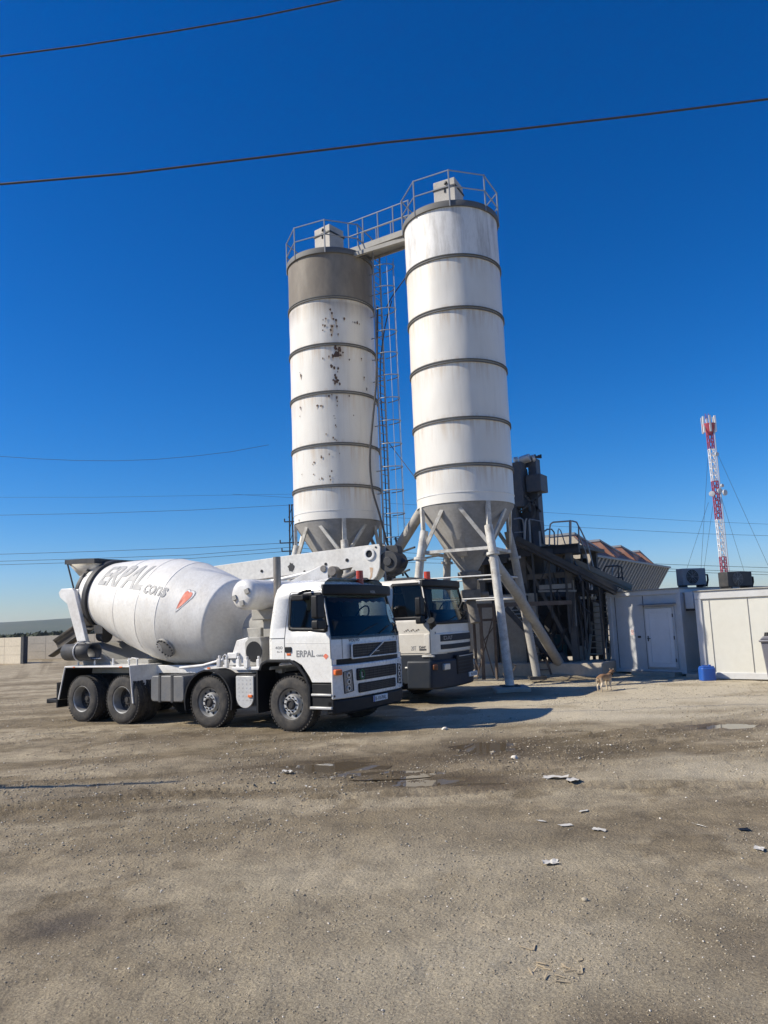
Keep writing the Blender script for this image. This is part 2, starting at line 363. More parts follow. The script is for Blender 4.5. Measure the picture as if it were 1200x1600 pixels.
for sg in (-1, 1):
    side_poly(cs1, [(0,1.85),(.5,1.84),(.85,1.80),(.69,2.47),(.0,2.47)], .004, sg).build('side_window', glass, mx)
    outer = [(-.03,1.93),(-.01,1.84),(.06,1.815),(.5,1.80),(.80,1.77),(.865,1.79),(.87,1.84),(.71,2.46),(.67,2.495),(.04,2.495),(-.02,2.47),(-.03,2.42)]
    inner = [(.025,1.94),(.03,1.90),(.08,1.88),(.5,1.865),(.76,1.84),(.79,1.85),(.79,1.88),(.65,2.42),(.63,2.435),(.06,2.435),(.03,2.425),(.025,2.39)]
    ring_poly(cs1, outer, inner, .008, sg).build('window_seal', black_plastic, mx, solid=.006)
# door seams, lower door, step
seam = MB()
def seamline(cs, pts, w=.012, off=.003, sg=-1):
    for (x0, z0), (x1, z1) in zip(pts, pts[1:]):
        p0 = cs.side(x0, z0, off, sg); p1 = cs.side(x1, z1, off, sg); seam.beam(p0, p1, .005, w, up=(0, sg, 0) if abs(x1-x0) > 9 else (0,1,0))
dp = [(-.10,1.32),(-.10,1.66),(-.085,1.9),(-.04,2.45),(-.02,2.53),(.66,2.53)]
for sg in (-1, 1):
    for (x0, z0), (x1, z1) in zip(dp, dp[1:]):
        p0 = cs1.side(x0, z0, .001, sg); p1 = cs1.side(x1, z1, .001, sg); seam.beam(p0, p1, .011, .006, up=(0,1,0))
    for (x0, z0), (x1, z1) in (((-.52,1.69),(-.1,1.69)), ((.945,.9),(.945,1.3)), ((.925,1.31),(.915,1.72))):
        seam.beam((x0, sg*1.2265, z0), (x1, sg*1.2265, z1), .011, .005, up=(0,1,0))
each(seam, 'panel_seam', dark_letter, mx)
ch = MB()                                                         # pressed crease line along the door
for sg in (-1, 1): ch.beam((-.09, sg*1.224, 1.60), (.90, sg*1.224, 1.585), .012, .008, up=(0,1,0))
each(ch, 'door_crease', white_cab, mx)
door = [(.08,1.30),(.95,1.30),(.95,.89),(.50,.89),(.44,1.0),(.28,1.2)]
MB().prism(door, -1.226, -1.06).build('door', white_cab, mx, bevel=.012)
MB().prism(door, 1.06, 1.226).build('door', white_cab, mx, bevel=.012)
arch = [(-.72,1.12),(-.66,1.24),(-.52,1.31),(.02,1.31),(.22,1.21),(.38,1.03),(.47,.83),(.475,.45)]
for lo, hi in ((-1.25,-.72), (.72,1.25)):
    MB().strip(arch, .06, lo, hi).build('wheel_arch', black_plastic, mx, bevel=.012)
    MB().box(-.77,-.73,lo,hi,.33,1.12).build('mudflap', black_plastic, mx)
    MB().prism([(.49,.45),(.49,.87),(.95,.87),(.95,.45)], lo+.03, hi-.1).build('step_panel', black_plastic, mx, bevel=.01)
    MB().box(.46,.93,lo-.01,lo+.3,.43,.475).build('step', silver, mx, bevel=.008) if lo < 0 else None
    MB().box(.49,.93,lo+.0,lo+.02,.66,.70).build('step', silver, mx, bevel=.008) if lo < 0 else None
for t0 in (-.80, .80):
    b = MB(); pts_ = [cs1.front(z, t0, .003) for z in (1.30,1.42,1.55,1.67)]; b.tube(pts_, .005, 5); b.build('panel_seam', dark_letter, mx)
b = MB(); b.tube([cs1.front(1.668, t, .004) for t in np.linspace(-.97,.97,21)], .006, 5); b.build('panel_seam', dark_letter, mx)
# bumper: wrapping plan outline
def plan(xo, xi, hw, k=0): 
    t = np.linspace(-1, 1, 21); return [(xo-(xo-xi)*abs(q)**3.5, q*hw) for q in t]
def slab(pl, back, z0, z1): return [(x, y) for x, y in pl]+[(back, pl[-1][1]), (back, pl[0][1])]
MB().prism(slab(plan(1.135,.96,1.235), .92, 0, 0), .60, 1.19, 'xy').build('bumper', white_cab, mx, bevel=.03, seg=3)
MB().prism(slab(plan(1.12,.96,1.22), .80, 0, 0), .33, .595, 'xy').build('lower_bumper', black_plastic, mx, bevel=.04, seg=3)
MB().prism(slab(plan(1.085,.90,1.2), .7, 0, 0), 1.19, 1.285, 'xy').build('bumper_gap', black_plastic, mx)
def curved(xo, xi, hw, y0, y1, z0, z1, off=.012, th=.05, p=3.5):
    ys = np.linspace(y0, y1, 17); f = lambda y: xo-(xo-xi)*abs(y/hw)**p
    return MB().prism([(f(y)+off, y) for y in ys]+[(f(y)+off-th, y) for y in ys[::-1]], z0, z1, 'xy')
def inset(z0, z1, y0, y1, x, r=.03):
    return MB().prism(round_rect(y0, y1, z0, z1, r), x-.05, x, 'yz')
gr = inset(1.30,1.535,-.80,.80,1.112).build('grille', black_plastic, mx, bevel=.006)
b = MB()
for z in (1.345,1.39,1.435,1.48): b.box(1.108,1.122,-.78,.78,z,z+.014)
for y in np.linspace(-.66,.66,8): b.box(1.108,1.118,y-.006,y+.006,1.31,1.525)
b.build('grille_bars', dark_steel, gr)
MB().beam((1.128,-.26,1.30),(1.128,.26,1.535),.014,.03, up=(1,0,0)).beam((1.128,-.07,1.38),(1.128,.07,1.38),.01,.05,up=(1,0,0)).build('grille_bar_badge', silver, gr)
b = MB(); fo = round_rect(-.83,.83,1.275,1.555,.03); fi = round_rect(-.80,.80,1.30,1.535,.03); n = len(fo)
b.add([(1.118, y, z) for y, z in fo+fi], [(i,(i+1)%n,n+(i+1)%n,n+i) for i in range(n)]); b.build('grille_frame', white_cab, gr, solid=.02)
for z0, z1, a in ((.885,1.10,.70),(.665,.835,.66)):
    g = inset(z0,z1,-a,a,1.142,.03).build('lower_grille', black_plastic, mx, bevel=.006); b = MB()
    for z in np.linspace(z0+.04,z1-.04,4): b.box(1.14,1.15,-a+.02,a-.02,z-.006,z+.006)
    for y in np.linspace(-a+.1,a-.1,9): b.box(1.14,1.147,y-.005,y+.005,z0+.01,z1-.01)
    b.build('grille_bars', dark_steel, g)
for sg in (-1, 1):
    h = MB(); 
    p = [(.80,.73),(1.0,.70),(1.02,1.05),(.83,1.08)]
    def fx(y): return 1.135-(1.135-.96)*abs(y/1.235)**3.5
    h.add([(fx(y)+.006, sg*y, z) for y, z in p]+[(fx(y)-.05, sg*y, z) for y, z in p], [(0,1,2,3),(7,6,5,4),(0,4,5,1),(1,5,6,2),(2,6,7,3),(3,7,4,0)])
    ho = h.build('headlight', M('lamp_glass',(.22,.225,.23),.08,.1) if sg < 0 else bpy.data.materials['lamp_glass'], mx, bevel=.01); b = MB()
    for y_, z_, y2, z2 in ((.79,.72,.82,1.09),(1.01,.69,1.03,1.06),(.79,.72,1.01,.69),(.82,1.09,1.03,1.06)): b.beam((fx(y_)+.006,sg*y_,z_),(fx(y2)+.006,sg*y2,z2),.012,.014,up=(1,0,0))
    b.build('lamp_surround', black_plastic, ho); b = MB()
    for z in (.77,.885,1.0): b.cyl((fx(.91)-.01, sg*.91, z), (fx(.91)+.016, sg*.91, z), .052, .05, 16); b.cyl((fx(.91)+.016, sg*.91, z), (fx(.91)+.019, sg*.91, z), .032, .03, 12, mi=1)
    b.build('lamp_reflector', [silver, black_plastic], ho)
    MB().beam((1.02, sg*1.17, 1.02), (1.02, sg*1.17, 1.12), .16, .14, up=(.6,sg*-.8,0)).build('indicator', orange, mx, bevel=.02) if sg < 0 else None
    MB().cyl((.99,sg*1.235,.66),(.99,sg*1.242,.66),.02,n=12).build('bumper_plug', black_plastic, mx)
b = MB(); ring = [(.885+.1+.085*math.sin(a), -.565+.075*math.cos(a)) for a in np.linspace(0, 2*math.pi, 24, endpoint=False)]
b.tube([(1.153, y, z) for z, y in ring], .008, 5, closed=True); b.build('green_ring', green_mark, mx)
pale_letter = M('pale_letter', (.6,.68,.62), .5); lettering('letter_mark', 'L', .06, .10, front(-.595,.935,1.158), pale_letter, mx, bold=.02)
MB().box(1.125,1.137,-.18,.34,.455,.565).build('number_plate', white_mark, mx, bevel=.004)
lettering('plate_lettering', 'B-10-PAL', .40, .07, front(-.12,.474,1.140), dark_letter, mx, bold=.015)
MB().box(1.137,1.139,-.18,-.14,.455,.565).build('plate_band', blue_plastic, mx)
# visor, wipers, lights
vis = [cs1.front(2.5, t, .19) for t in np.linspace(-1,1,21)]; vin = [cs1.front(2.58, t, -.12) for t in np.linspace(1,-1,21)]
MB().prism([(p.x,p.y) for p in vis]+[(p.x,p.y) for p in vin], 2.44, 2.635, 'xy').build('sun_visor', black_plastic, mx, bevel=.03, seg=3)
vl = lettering('visor_lettering', 'VOL', .20, .05, lambda a, b_: tuple(cs1.front(2.5, (-.03+a)/1.15, .20)[:2])+(2.47+b_,), M('faded_letter', (.35,.36,.37), .5), mx, bold=.02)
wp = MB()
for y in (-.55,.15,.7): 
    p0 = cs1.front(1.70, y/1.2, .035); p1 = cs1.front(1.84, (y+.45)/1.25, .03); wp.tube([p0, p1], .009, 5); wp.tube([cs1.front(1.74, (y+.12)/1.2, .028), cs1.front(1.90, (y+.78)/1.2 if y < .5 else .95, .028)], .008, 5)
each(wp, 'wiper', black_plastic, mx)
cab_interior(mx, -.5, 1.0, 1.55, 1.2, 2.7)
fr = MB(); pts = []
for k in range(33):
    t = -.9+1.8*k/32; p = cs1.front(2.40, t, -.06); q = cs1.front(2.33-(.035 if k % 4 == 2 else (.015 if k % 2 else 0)), t, -.06); pts.append((p, q))
for (p, q), (p2, q2) in zip(pts, pts[1:]): fr.add([p, p2, q2, q], [(0,1,2,3)])
fr.build('curtain_fringe', fringe_m, mx)
gc = MB().add([cs1.front(z, t, .022) for z, t in ((1.90,.62),(1.88,.90),(2.08,.93),(2.26,.86),(2.27,.72),(2.1,.62))], [(0,1,2,3,4,5)]).build('see_through_card', pale_green, mx)  # pale card on the glass, painting the bright view through the cab
lettering('card_lettering', 'NO', .18, .10, lambda a, b_: tuple(cs1.front(1.97+a, .82-b_/1.2, .03)), dark_letter, gc)
mirror(mx, .80, -1.52, 2.02)
MB().prism(round_rect(.22,.50,2.36,2.46,.03), -1.42, -1.22).tube([(.36,-1.4,2.46),(.42,-1.3,2.52),(.45,-1.12,2.54)], .03).build('kerb_mirror', black_plastic, mx, bevel=.02)
MB().prism(round_rect(-.09,.06,1.43,1.53,.015), -1.245, -1.21).build('door_handle', black_plastic, mx, bevel=.006)
MB().box(.0-.05,.04,-1.235,-1.22,1.375,1.415).build('side_marker', orange, mx, bevel=.004)
lettering('door_lettering', 'ERPAL', .41, .12, side(.17,1.345,-1.229), mid_letter, mx, bold=.018)
lettering('door_lettering', 'cons', .15, .035, side(.615,1.35,-1.229), mid_letter, mx, bold=.01)
lettering('side_lettering', '400', .17, .055, side(-.32,1.49,-1.2275), mid_letter, mx, bold=.008)
lettering('side_lettering', '8x4', .12, .03, side(-.28,1.43,-1.2275), mid_letter, mx)
lettering('front_lettering', 'VOLVO', .30, .05, lambda a, b_: tuple(cs1.front(1.585+b_, (-.82+a)/1.225, .008)), dark_letter, mx, bold=.02)
lettering('front_lettering', 'FM', .07, .03, lambda a, b_: tuple(cs1.front(1.60+b_, (.74+a)/1.225, .008)), dark_letter, mx, bold=.02)
def heart(cx, cz, s, ang=0, n=28):
    """leaf-like mark: rounded top, point at the bottom left"""
    pts = []
    for k in range(n):
        a = 2*math.pi*k/n; r = s*(.5+.12*math.cos(2*a)); x = r*math.cos(a); z = s*.62*math.sin(a)
        if z < 0: x *= max(.04, 1+z/(s*.63)); 
        pts.append((x, z))
    ca, sa = math.cos(ang), math.sin(ang); return [(cx+x*ca-z*sa, cz+x*sa+z*ca) for x, z in pts]
MB().add([(x, -1.229, z) for x, z in heart(.82,1.345,.085)], [tuple(range(28))]).build('door_emblem', red_mark, mx)
MB().cyl((.62,.30,2.66),(.62,.30,2.94),.075,.068,n=16).build('beacon', red_lamp, mx)
# chassis
b = MB()
for y in (-.42,.42): b.box(-6.7,.95,y-.04,y+.04,.72,1.0)
for x in (-6.6,-5.1,-3.4,-2.5,-1.0,.5): b.box(x-.05,x+.05,-.4,.4,.75,.95)
for x in (0,-2.0,-4.47,-5.75): b.cyl((x,-1.0,.5),(x,1.0,.5),.09,n=12); b.lathe([(-.28,.06),(-.15,.2),(.15,.2),(.28,.06)],(x,0,.5),(0,1,0),14)
b.box(-.3,.8,-.45,.45,.55,1.2); b.box(-2.4,-.8,-.25,.25,.55,.85)
b.build('chassis', dark_steel, mx, bevel=.01)
b = MB()
for y in (-.45,.45): b.box(-6.4,-.75,y-.05,y+.05,1.0,1.17)
for x in (-3.2,-2.2,-1.3,-.8): b.box(x-.06,x+.06,-.40,.40,1.02,1.15)
b.box(-1.6,-.62,-1.0,1.0,1.10,1.16); b.build('subframe', white_paint, mx, bevel=.01)
for x in (0,-2.0): wheel(mx, x, -1.22, 'front'); wheel(mx, x, 1.22, 'front', -1)
for x in (-4.47,-5.75): wheel(mx, x, -1.22, 'rear'); wheel(mx, x, 1.22, 'rear', -1)
for sg in (-1, 1):
    lo, hi = (-1.25,-.35) if sg < 0 else (.35,1.25)
    b = MB().strip([(-6.52,.48),(-6.30,1.21),(-4.20,1.21),(-4.08,.44)], .035, lo, hi)
    b.build('rear_mudguard', white_paint, mx, bevel=.008)
    MB().strip([(-6.478,.48),(-6.272,1.17),(-4.236,1.17),(-4.118,.44)], .008, lo+.015, hi-.01).build('mudguard_inner_sheet', black_plastic, mx)  # black sheet along the inner faces of the mudguard
    MB().box(-6.56,-6.52,lo,hi,.30,.85).build('mudflap', black_plastic, mx)
    ar = [(-2.0+.63*math.cos(a), .5+.63*math.sin(a)) for a in np.linspace(R(195), R(-12), 16)]
    MB().strip(ar, .03, lo, hi+.0 if sg > 0 else -.8).build('wheel_arch', black_plastic, mx)
MB().prism(round_rect(-3.66,-2.72,.48,1.0,.08), -1.16, -.5).build('fuel_tank', M('tank_grey',(.13,.135,.14),.5,dirt=(.25,.22,.18),damt=.5,dscale=3), mx, bevel=.02)
b = MB()
for x in (-3.4,-3.05): b.prism(round_rect(x-.03,x+.03,.47,1.01,.01), -1.17, -.49)
each(b, 'tank_strap', dark_steel, mx)
sp = [(-1.29,1.0),(-.86,1.0)]+[(-1.075+.215*math.cos(a), .625+.215*math.sin(a)) for a in np.linspace(0, -math.pi, 14)]
pl = MB().prism(sp, -1.225, -1.19).build('side_plate', silver, mx, bevel=.006); b = MB()
for i in range(4):
    for j in range(6): b.cyl((-1.22+i*.095,-1.225,.56+j*.075),(-1.22+i*.095,-1.231,.56+j*.075),.014,.01,8)
b.build('plate_studs', silver, pl); MB().box(-.98,-.88,-1.25,-1.225,.61,.66).build('side_marker', orange, mx, bevel=.006)
MB().box(-1.32,-.84,-1.18,-.5,.45,1.02).build('battery_box', dark_steel, mx, bevel=.01)
MB().box(-6.95,-6.55,-1.2,-1.1,.40,.47).box(-6.98,-6.88,-1.2,1.2,.38,.48).build('rear_bumper', black_plastic, mx, bevel=.01)
each(MB().box(-6.0,-5.95,-1.26,-1.245,1.175,1.20).box(-4.5,-4.42,-1.26,-1.245,1.175,1.20).box(-1.99,-1.93,-1.26,-1.23,1.14,1.17), 'marker_lamp', orange, mx)
# exhaust stack, water tank, pedestal
MB().cyl((-.66,-.7,1.3),(-.66,-.7,3.26),.075,n=16,caps=False).cyl((-.66,-.7,1.3),(-.66,-.7,3.2),.06,n=12).build('exhaust_stack', M('stained_steel',(.30,.27,.23),.45,.6,dirt=(.16,.12,.09),damt=.6,dscale=4), mx)
tk = MB().lathe([(0,.001),(.0,.15),(.02,.24),(.06,.285),(.12,.30),(2.1,.30),(2.18,.24),(2.2,.0)], (-1.22,-1.12,2.55), (0,1,0), 32).build('water_tank', white_paint, mx)
b = MB()
for a in (R(20), R(200), R(-80)):
    c = Vector((-1.22+.17*math.cos(a), -1.125, 2.55+.17*math.sin(a))); b.beam(c-Vector((math.cos(a),0,math.sin(a)))*.05, c+Vector((math.cos(a),0,math.sin(a)))*.05, .09, .06, up=(0,1,0))
each(b, 'tank_bracket', grey_plate, tk)
b = MB().box(-1.5,-.85,-.5,.5,2.05,2.27); b.beam((-1.2,-.3,1.2),(-1.2,-.3,2.1),.25,.1); b.beam((-1.2,.3,1.2),(-1.2,.3,2.1),.25,.1)
b.build('tank_support', grey_plate, mx, bevel=.02)
b = MB().prism([(-2.02,1.16),(-1.80,1.66),(-1.5,1.72),(-1.42,1.16)], -.62, .62); b.box(-1.98,-1.72,-.70,-.62,1.3,1.42,)
b.build('drum_pedestal', white_paint, mx, bevel=.015)
MB().cyl((-1.92,0,1.93),(-1.35,0,1.80),.30,.26,20).cyl((-1.35,0,1.80),(-1.05,0,1.73),.18,.16,16).box(-1.9,-1.4,-.33,.33,1.62,1.9).build('gearbox', grey_plate, mx, bevel=.02)
MB().prism([(-1.38,1.16),(-1.38,1.62),(-1.28,1.72),(-1.0,1.72),(-.95,1.62),(-.95,1.16)], -.85, -.3).build('oil_cooler', grey_plate, mx, bevel=.02)
MB().cyl((-1.15,-.855,1.44),(-1.15,-.84,1.44),.20,n=20).build('cooler_opening', black_plastic, mx)
b = MB()
for x, y, z, s_ in ((-1.95,-.95,1.22,.09),(-1.72,-1.0,1.20,.07),(-1.5,-.9,1.2,.08),(-1.2,-1.0,1.2,.09),(-.95,-.95,1.2,.07)): b.box(x-s_/2,x+s_/2,y-s_/2,y+s_/2,z-.06,z+.1); b.cyl((x,y,z+.1),(x,y,z+.16),s_*.35,n=10)
b.tube([(-3.1,-.9,1.14),(-2.4,-.95,1.19),(-1.85,-.95,1.30)], .03); b.tube([(-1.83,-.95,1.22),(-1.86,-.95,1.36),(-1.80,-.95,1.40),(-1.74,-.95,1.36),(-1.76,-.95,1.22)], .02)
each(b, 'pipe_fitting', white_paint, mx, bevel=.008)
# drum
C0 = Vector((-2.42,0,2.03)); AX = Vector((-math.cos(R(11.3)),0,math.sin(R(11.3))))
dprof = [(-.12,.001),(-.11,.3),(-.06,.62),(.0,.86),(.03,.905),(.06,.915),(.5,1.01),(1.0,1.105),(1.15,1.135),(1.2,1.14),(1.75,1.145),(1.8,1.14),(2.2,1.09),(2.6,1.03),(3.1,.94),(3.6,.835),(3.85,.78),(4.1,.71),(4.45,.62),(4.5,.58)]
def drum_r(s):
    for a, b in zip(dprof, dprof[1:]):
        if a[0] <= s <= b[0]: return a[1]+(b[1]-a[1])*(s-a[0])/(b[0]-a[0])
def jitd(th, t): return .006*mnoise.noise(Vector((math.cos(th)*2, math.sin(th)*2, t*2.3))) if 0 < t < 4.4 else 0
fine = [dprof[0]]
for a, b in zip(dprof, dprof[1:]):
    k = max(1, int((b[0]-a[0])/.12)); fine += [(a[0]+(b[0]-a[0])*i/k, a[1]+(b[1]-a[1])*i/k) for i in range(1, k+1)]
drum = MB().lathe(fine, C0, AX, 72, jit=jitd).build('drum', drum_white, mx, angle=50)
b = MB()
for s_ in (1.17,1.78,2.62): b.lathe([(s_-.012,drum_r(s_-.012)-.002),(s_-.006,drum_r(s_)+.006),(s_+.006,drum_r(s_)+.006),(s_+.012,drum_r(s_+.012)-.002)], C0, AX, 72)
b.build('weld_seam', drum_white, drum)
MB().lathe([(3.78,.76),(3.78,.84),(3.80,.855),(3.92,.855),(3.94,.84),(3.94,.72)], C0, AX, 64).build('roller_ring', dark_steel, drum)
MB().lathe([(4.33,.62),(4.33,.67),(4.36,.68),(4.42,.68),(4.44,.66),(4.44,.58)], C0, AX, 64).build('neck_ring', dark_steel, drum)
MB().lathe([(4.49,.58),(4.2,.54),(4.0,.5),(4.0,.001)], C0, AX, 40).build('drum_mouth', black_plastic, drum)
Yv = Vector((0,-1,0)); Uv = Yv.cross(AX); Uv = Uv if Uv.z > 0 else -Uv
def on_drum(s0, phi0, off=.008, rref=1.0):
    def fn(a, b):                      # a runs from the rear towards the front, b runs up round the drum
        s = s0-a; ph = phi0+b/rref; r = drum_r(s)+off; return C0+AX*s+(Yv*math.cos(ph)+Uv*math.sin(ph))*r
    return fn
lettering('drum_lettering', 'ERPAL', 1.72, .56, on_drum(3.50,R(21),rref=.9), grey_letter, drum, bold=.03, shear=.25, grid=.06)
lettering('drum_lettering', 'cons', .66, .22, on_drum(1.70,R(19),rref=1.1), grey_letter, drum, bold=.03, shear=.2, grid=.06)
def mark(poly, name, mat, off):
    vs = [on_drum(.60,R(12),off,1.05)(x, z) for x, z in poly]
    c = Vector(on_drum(.60,R(12),off+.004,1.05)(sum(x for x,_ in poly)/len(poly), sum(z for _,z in poly)/len(poly)))
    n = len(vs); MB().add(list(vs)+[c], [(i,(i+1)%n,n) for i in range(n)]).build(name, mat, drum)
LEAF = [(.0,.0),(.16,.12),(.36,.32),(.54,.54),(.68,.76),(.73,.92),(.70,1.06),(.60,1.13),(.48,1.12),(.40,1.05),(.33,1.13),(.22,1.13),(.14,1.02),(.09,.80),(.05,.50),(.01,.20)]
def leaf(s, dx=0, dz=0): c = (.36,.62); return [(dx+(x-c[0])*s*.8+.05, dz+(z-c[1])*s+.2) for x, z in LEAF]
mark(leaf(.50), 'drum_emblem_line', grey_letter, .006); mark(leaf(.46), 'drum_emblem_edge', white_mark, .010); mark(leaf(.38,-.015,.0), 'drum_emblem', red_mark, .016)
hc = C0+AX*1.0; ph = R(-38); hr = drum_r(1.0); hn = (Yv*math.cos(ph)+Uv*math.sin(ph)); hp = hc+hn*(hr-.02)
b = MB().lathe([(0,.23),(.035,.225),(.045,.20),(.045,.001)], hp, hn, 28)
u1 = AX; u2 = hn.cross(AX)
for k in range(16):
    a = 2*math.pi*k/16; c = hp+(u1*math.cos(a)+u2*math.sin(a))*.205+hn*.04; b.cyl(c, c+hn*.025, .018, n=6, mi=1)
b.build('drum_hatch', [grey_plate, dark_steel], drum)
# rear frame, hopper, chutes
b = MB()
for y in (-.78,.70):
    b.prism([(-7.20,2.90),(-7.10,2.99),(-6.72,2.98),(-6.62,2.90),(-6.18,1.74),(-6.50,1.74),(-6.88,2.62),(-7.14,2.78)], y, y+.1)
b.beam((-6.7,-.68,2.9),(-6.7,.70,2.9),.2,.12); each(b, 'rear_frame', white_paint, mx, bevel=.015)
b = MB()
for y in (-.76,.68): b.prism([(-6.52,1.74),(-6.18,1.74),(-5.2,1.18),(-6.3,1.18)], y, y+.08)
b.prism([(-6.4,1.7),(-6.2,1.7),(-5.3,1.2),(-5.6,1.2)], -.7, .7)
b.box(-6.3,-4.4,-.55,.55,1.17,1.30); b.build('rear_pedestal', grey_plate, mx, bevel=.01)
b = MB()
for y in (-.38,.38): b.lathe([(-.1,.13),(-.1,.16),(.1,.16),(.1,.13)], C0+AX*3.86+Vector((.15,y,-.93)), AX, 18, True)
b.box(-6.15,-5.85,-.6,.6,1.9,2.1); each(b, 'drum_roller', dark_steel, mx)
def frust(b, c0, w0, d0, c1, w1, d1, mi=0):
    vs = [(c[0]+sx*w/2, c[1]+sy*d/2, c[2]) for c, w, d in ((c0,w0,d0),(c1,w1,d1)) for sx, sy in ((-1,-1),(1,-1),(1,1),(-1,1))]
    b.add(vs, [(0,1,5,4),(1,2,6,5),(2,3,7,6),(3,0,4,7)], mi)
b = MB(); frust(b, (-6.72,0,3.64), 1.0, 1.1, (-6.78,0,3.30), .55, .62); frust(b, (-6.78,0,3.30), .55, .62, (-6.7,0,3.15), .5, .5)
b.build('loading_hopper', white_paint, mx, solid=.02)
b = MB(); 
for a, c in (((-7.24,-.56,3.64),(-6.2,-.56,3.60)),((-7.24,.56,3.64),(-6.2,.56,3.60)),((-7.24,-.58,3.64),(-7.24,.58,3.64)),((-6.2,-.58,3.60),(-6.2,.58,3.60))): b.beam(a, c, .03, .11)
b.build('hopper_rim', dark_steel, mx)
b = MB()
for y in (-.55,.55): b.tube([(-6.9,y,2.95),(-6.55,y,3.32)], .025); b.tube([(-7.2,y,3.62),(-6.95,y,3.0)], .02)
each(b, 'hopper_strut', dark_steel, mx)
b = MB(); frust(b, (-7.0,0,2.72), .6, .9, (-6.9,0,2.1), .35, .35); b.build('discharge_funnel', grey_plate, mx, solid=.02)
def trough(p0, p1, r, n=10, a0=10, a1=170):
    p0 = Vector(p0); p1 = Vector(p1); d = (p1-p0).normalized(); s_ = d.cross(Vector((0,0,1))).normalized(); u = s_.cross(d); vs = []
    for p in (p0, p0.lerp(p1,.5), p1):
        for k in range(n+1):
            a = R(a0+(a1-a0)*k/n); vs.append(p+(s_*math.cos(a)-u*math.sin(a))*r)
    w = n+1; return MB().add(vs, [(i*w+k, i*w+k+1, (i+1)*w+k+1, (i+1)*w+k) for i in range(2) for k in range(n)])
trough((-6.70,-.35,2.22),(-7.86,-.52,1.62),.27,12,-45,120).build('chute', [M('chute_steel',(.06,.058,.055),.6,.2,dirt=(.2,.17,.14),damt=.6,dscale=3)], mx, solid=.015)
ex = trough((-6.46,-1.05,1.52),(-5.55,-1.05,1.52),.20,12,-60,240).build('chute_extension', dark_steel, mx, solid=.012)
b = MB()
for x in (-6.0,): b.tube([(x,-1.05+.215*math.cos(a),1.52+.215*math.sin(a)) for a in np.linspace(0,2*math.pi,22,endpoint=False)], .014, 5, closed=True)
b.build('strap', white_paint, ex)
b = MB()
for x in (-6.15,-5.6,-5.0,-4.5,-4.25): b.cyl((x,-1.0,1.2),(x,-1.0,1.36),.02,n=8)
b.tube([(-6.2,-1.0,1.36),(-5.4,-1.0,1.36)], .012); b.tube([(-4.55,-1.0,1.30),(-4.4,-1.0,1.36),(-4.2,-1.0,1.34)], .014); each(b, 'mudguard_peg', white_paint, mx)
# ------------------------------------------------------------------ white concrete pump truck behind the mixer
TH2 = R(-27)
pt = thing('pump_truck', 'cream and white concrete pump truck with folded boom, parked behind the lettered mixer', 'truck', (.275, 19.66, 0), TH2)
lv2 = [(1.12,-.5,1.38,1.60,1.21),(1.85,-.5,1.38,1.58,1.21),(2.0,-.5,1.33,1.53,1.20),(2.68,-.46,1.20,1.36,1.14),(2.80,-.42,1.12,1.26,1.10),(2.88,-.2,.9,1.0,.95)]
cs2 = CabShape(lv2); SW2 = (.42, 1.29, 1.17, 2.0, 2.74); WS2 = (1.86, 2.66)
cab_shell(cs2, [1.12,1.14,1.4,1.6,1.80,1.86,2.0,2.05,2.35,2.62,2.66,2.74,2.78,2.80,2.84,2.88], WS2, SW2, cream_cab, 'cab', pt)
surf_patch(cs2, 1.82, 2.70, -.985, .985, .012).build('windscreen', glass, pt)
b = MB()
for z0, z1, t0, t1 in ((1.80,1.88,-.97,.97),(2.63,2.72,-.97,.97)):
    q = surf_patch(cs2, z0, z1, t0, t1, .018, 1); b.add(q.v, q.f)
for t0, t1 in ((-.99,-.93),(.93,.99)):
    q = surf_patch(cs2, 1.82, 2.70, t0, t1, .018, 4, 2); b.add(q.v, q.f)
b.build('windscreen_seal', black_plastic, pt, solid=.006)
for sg in (-1, 1):
    side_poly(cs2, [(.40,1.98),(1.30,1.98),(1.16,2.76),(.40,2.76)], .004, sg).build('side_window', glass, pt)
    ring_poly(cs2, [(.36,1.96),(.40,1.93),(1.30,1.93),(1.34,1.97),(1.20,2.77),(1.16,2.80),(.40,2.80),(.36,2.77)], [(.43,2.01),(.44,2.0),(1.25,2.0),(1.27,2.02),(1.14,2.72),(1.12,2.73),(.44,2.73),(.43,2.72)], .008, sg).build('window_seal', black_plastic, pt, solid=.006)
b = MB()
for sg in (-1, 1):
    b.beam((.36,sg*1.214,1.14),(.36,sg*1.214,1.95),.012,.006,up=(0,1,0)); b.beam((1.37,sg*1.214,1.14),(1.37,sg*1.214,1.9),.012,.006,up=(0,1,0))
b.build('panel_seams', dark_letter, pt)
b = MB(); 
for k in range(9): b.add([(x,-1.218,z) for x, z in [(.72+k*.045+.012*math.cos(a)*(1+.4*(k%3)),1.66+.02*((k*7)%3)+.013*math.sin(a)*(1+.3*((k*5)%3))) for a in np.linspace(0,2*math.pi,7)[:-1]]], [(0,1,2,3,4,5)])
for x, z, s_ in ((.62,1.33,.018),(.68,1.36,.014),(.75,1.30,.02),(.86,1.29,.014),(.80,1.25,.022)): b.add([(x+s_*math.cos(a),-1.218,z+s_*math.sin(a)) for a in np.linspace(0,2*math.pi,7)[:-1]], [(0,1,2,3,4,5)])
b.build('rust_chips', rust_steel, pt)
MB().prism(round_rect(.37,1.36,1.15,1.60,.03), -1.222, -1.20).build('lower_door_panel', cream_cab, pt, bevel=.01)
lettering('door_number', '20T', .13, .10, side(.88,1.22,-1.2255), mid_letter, pt)
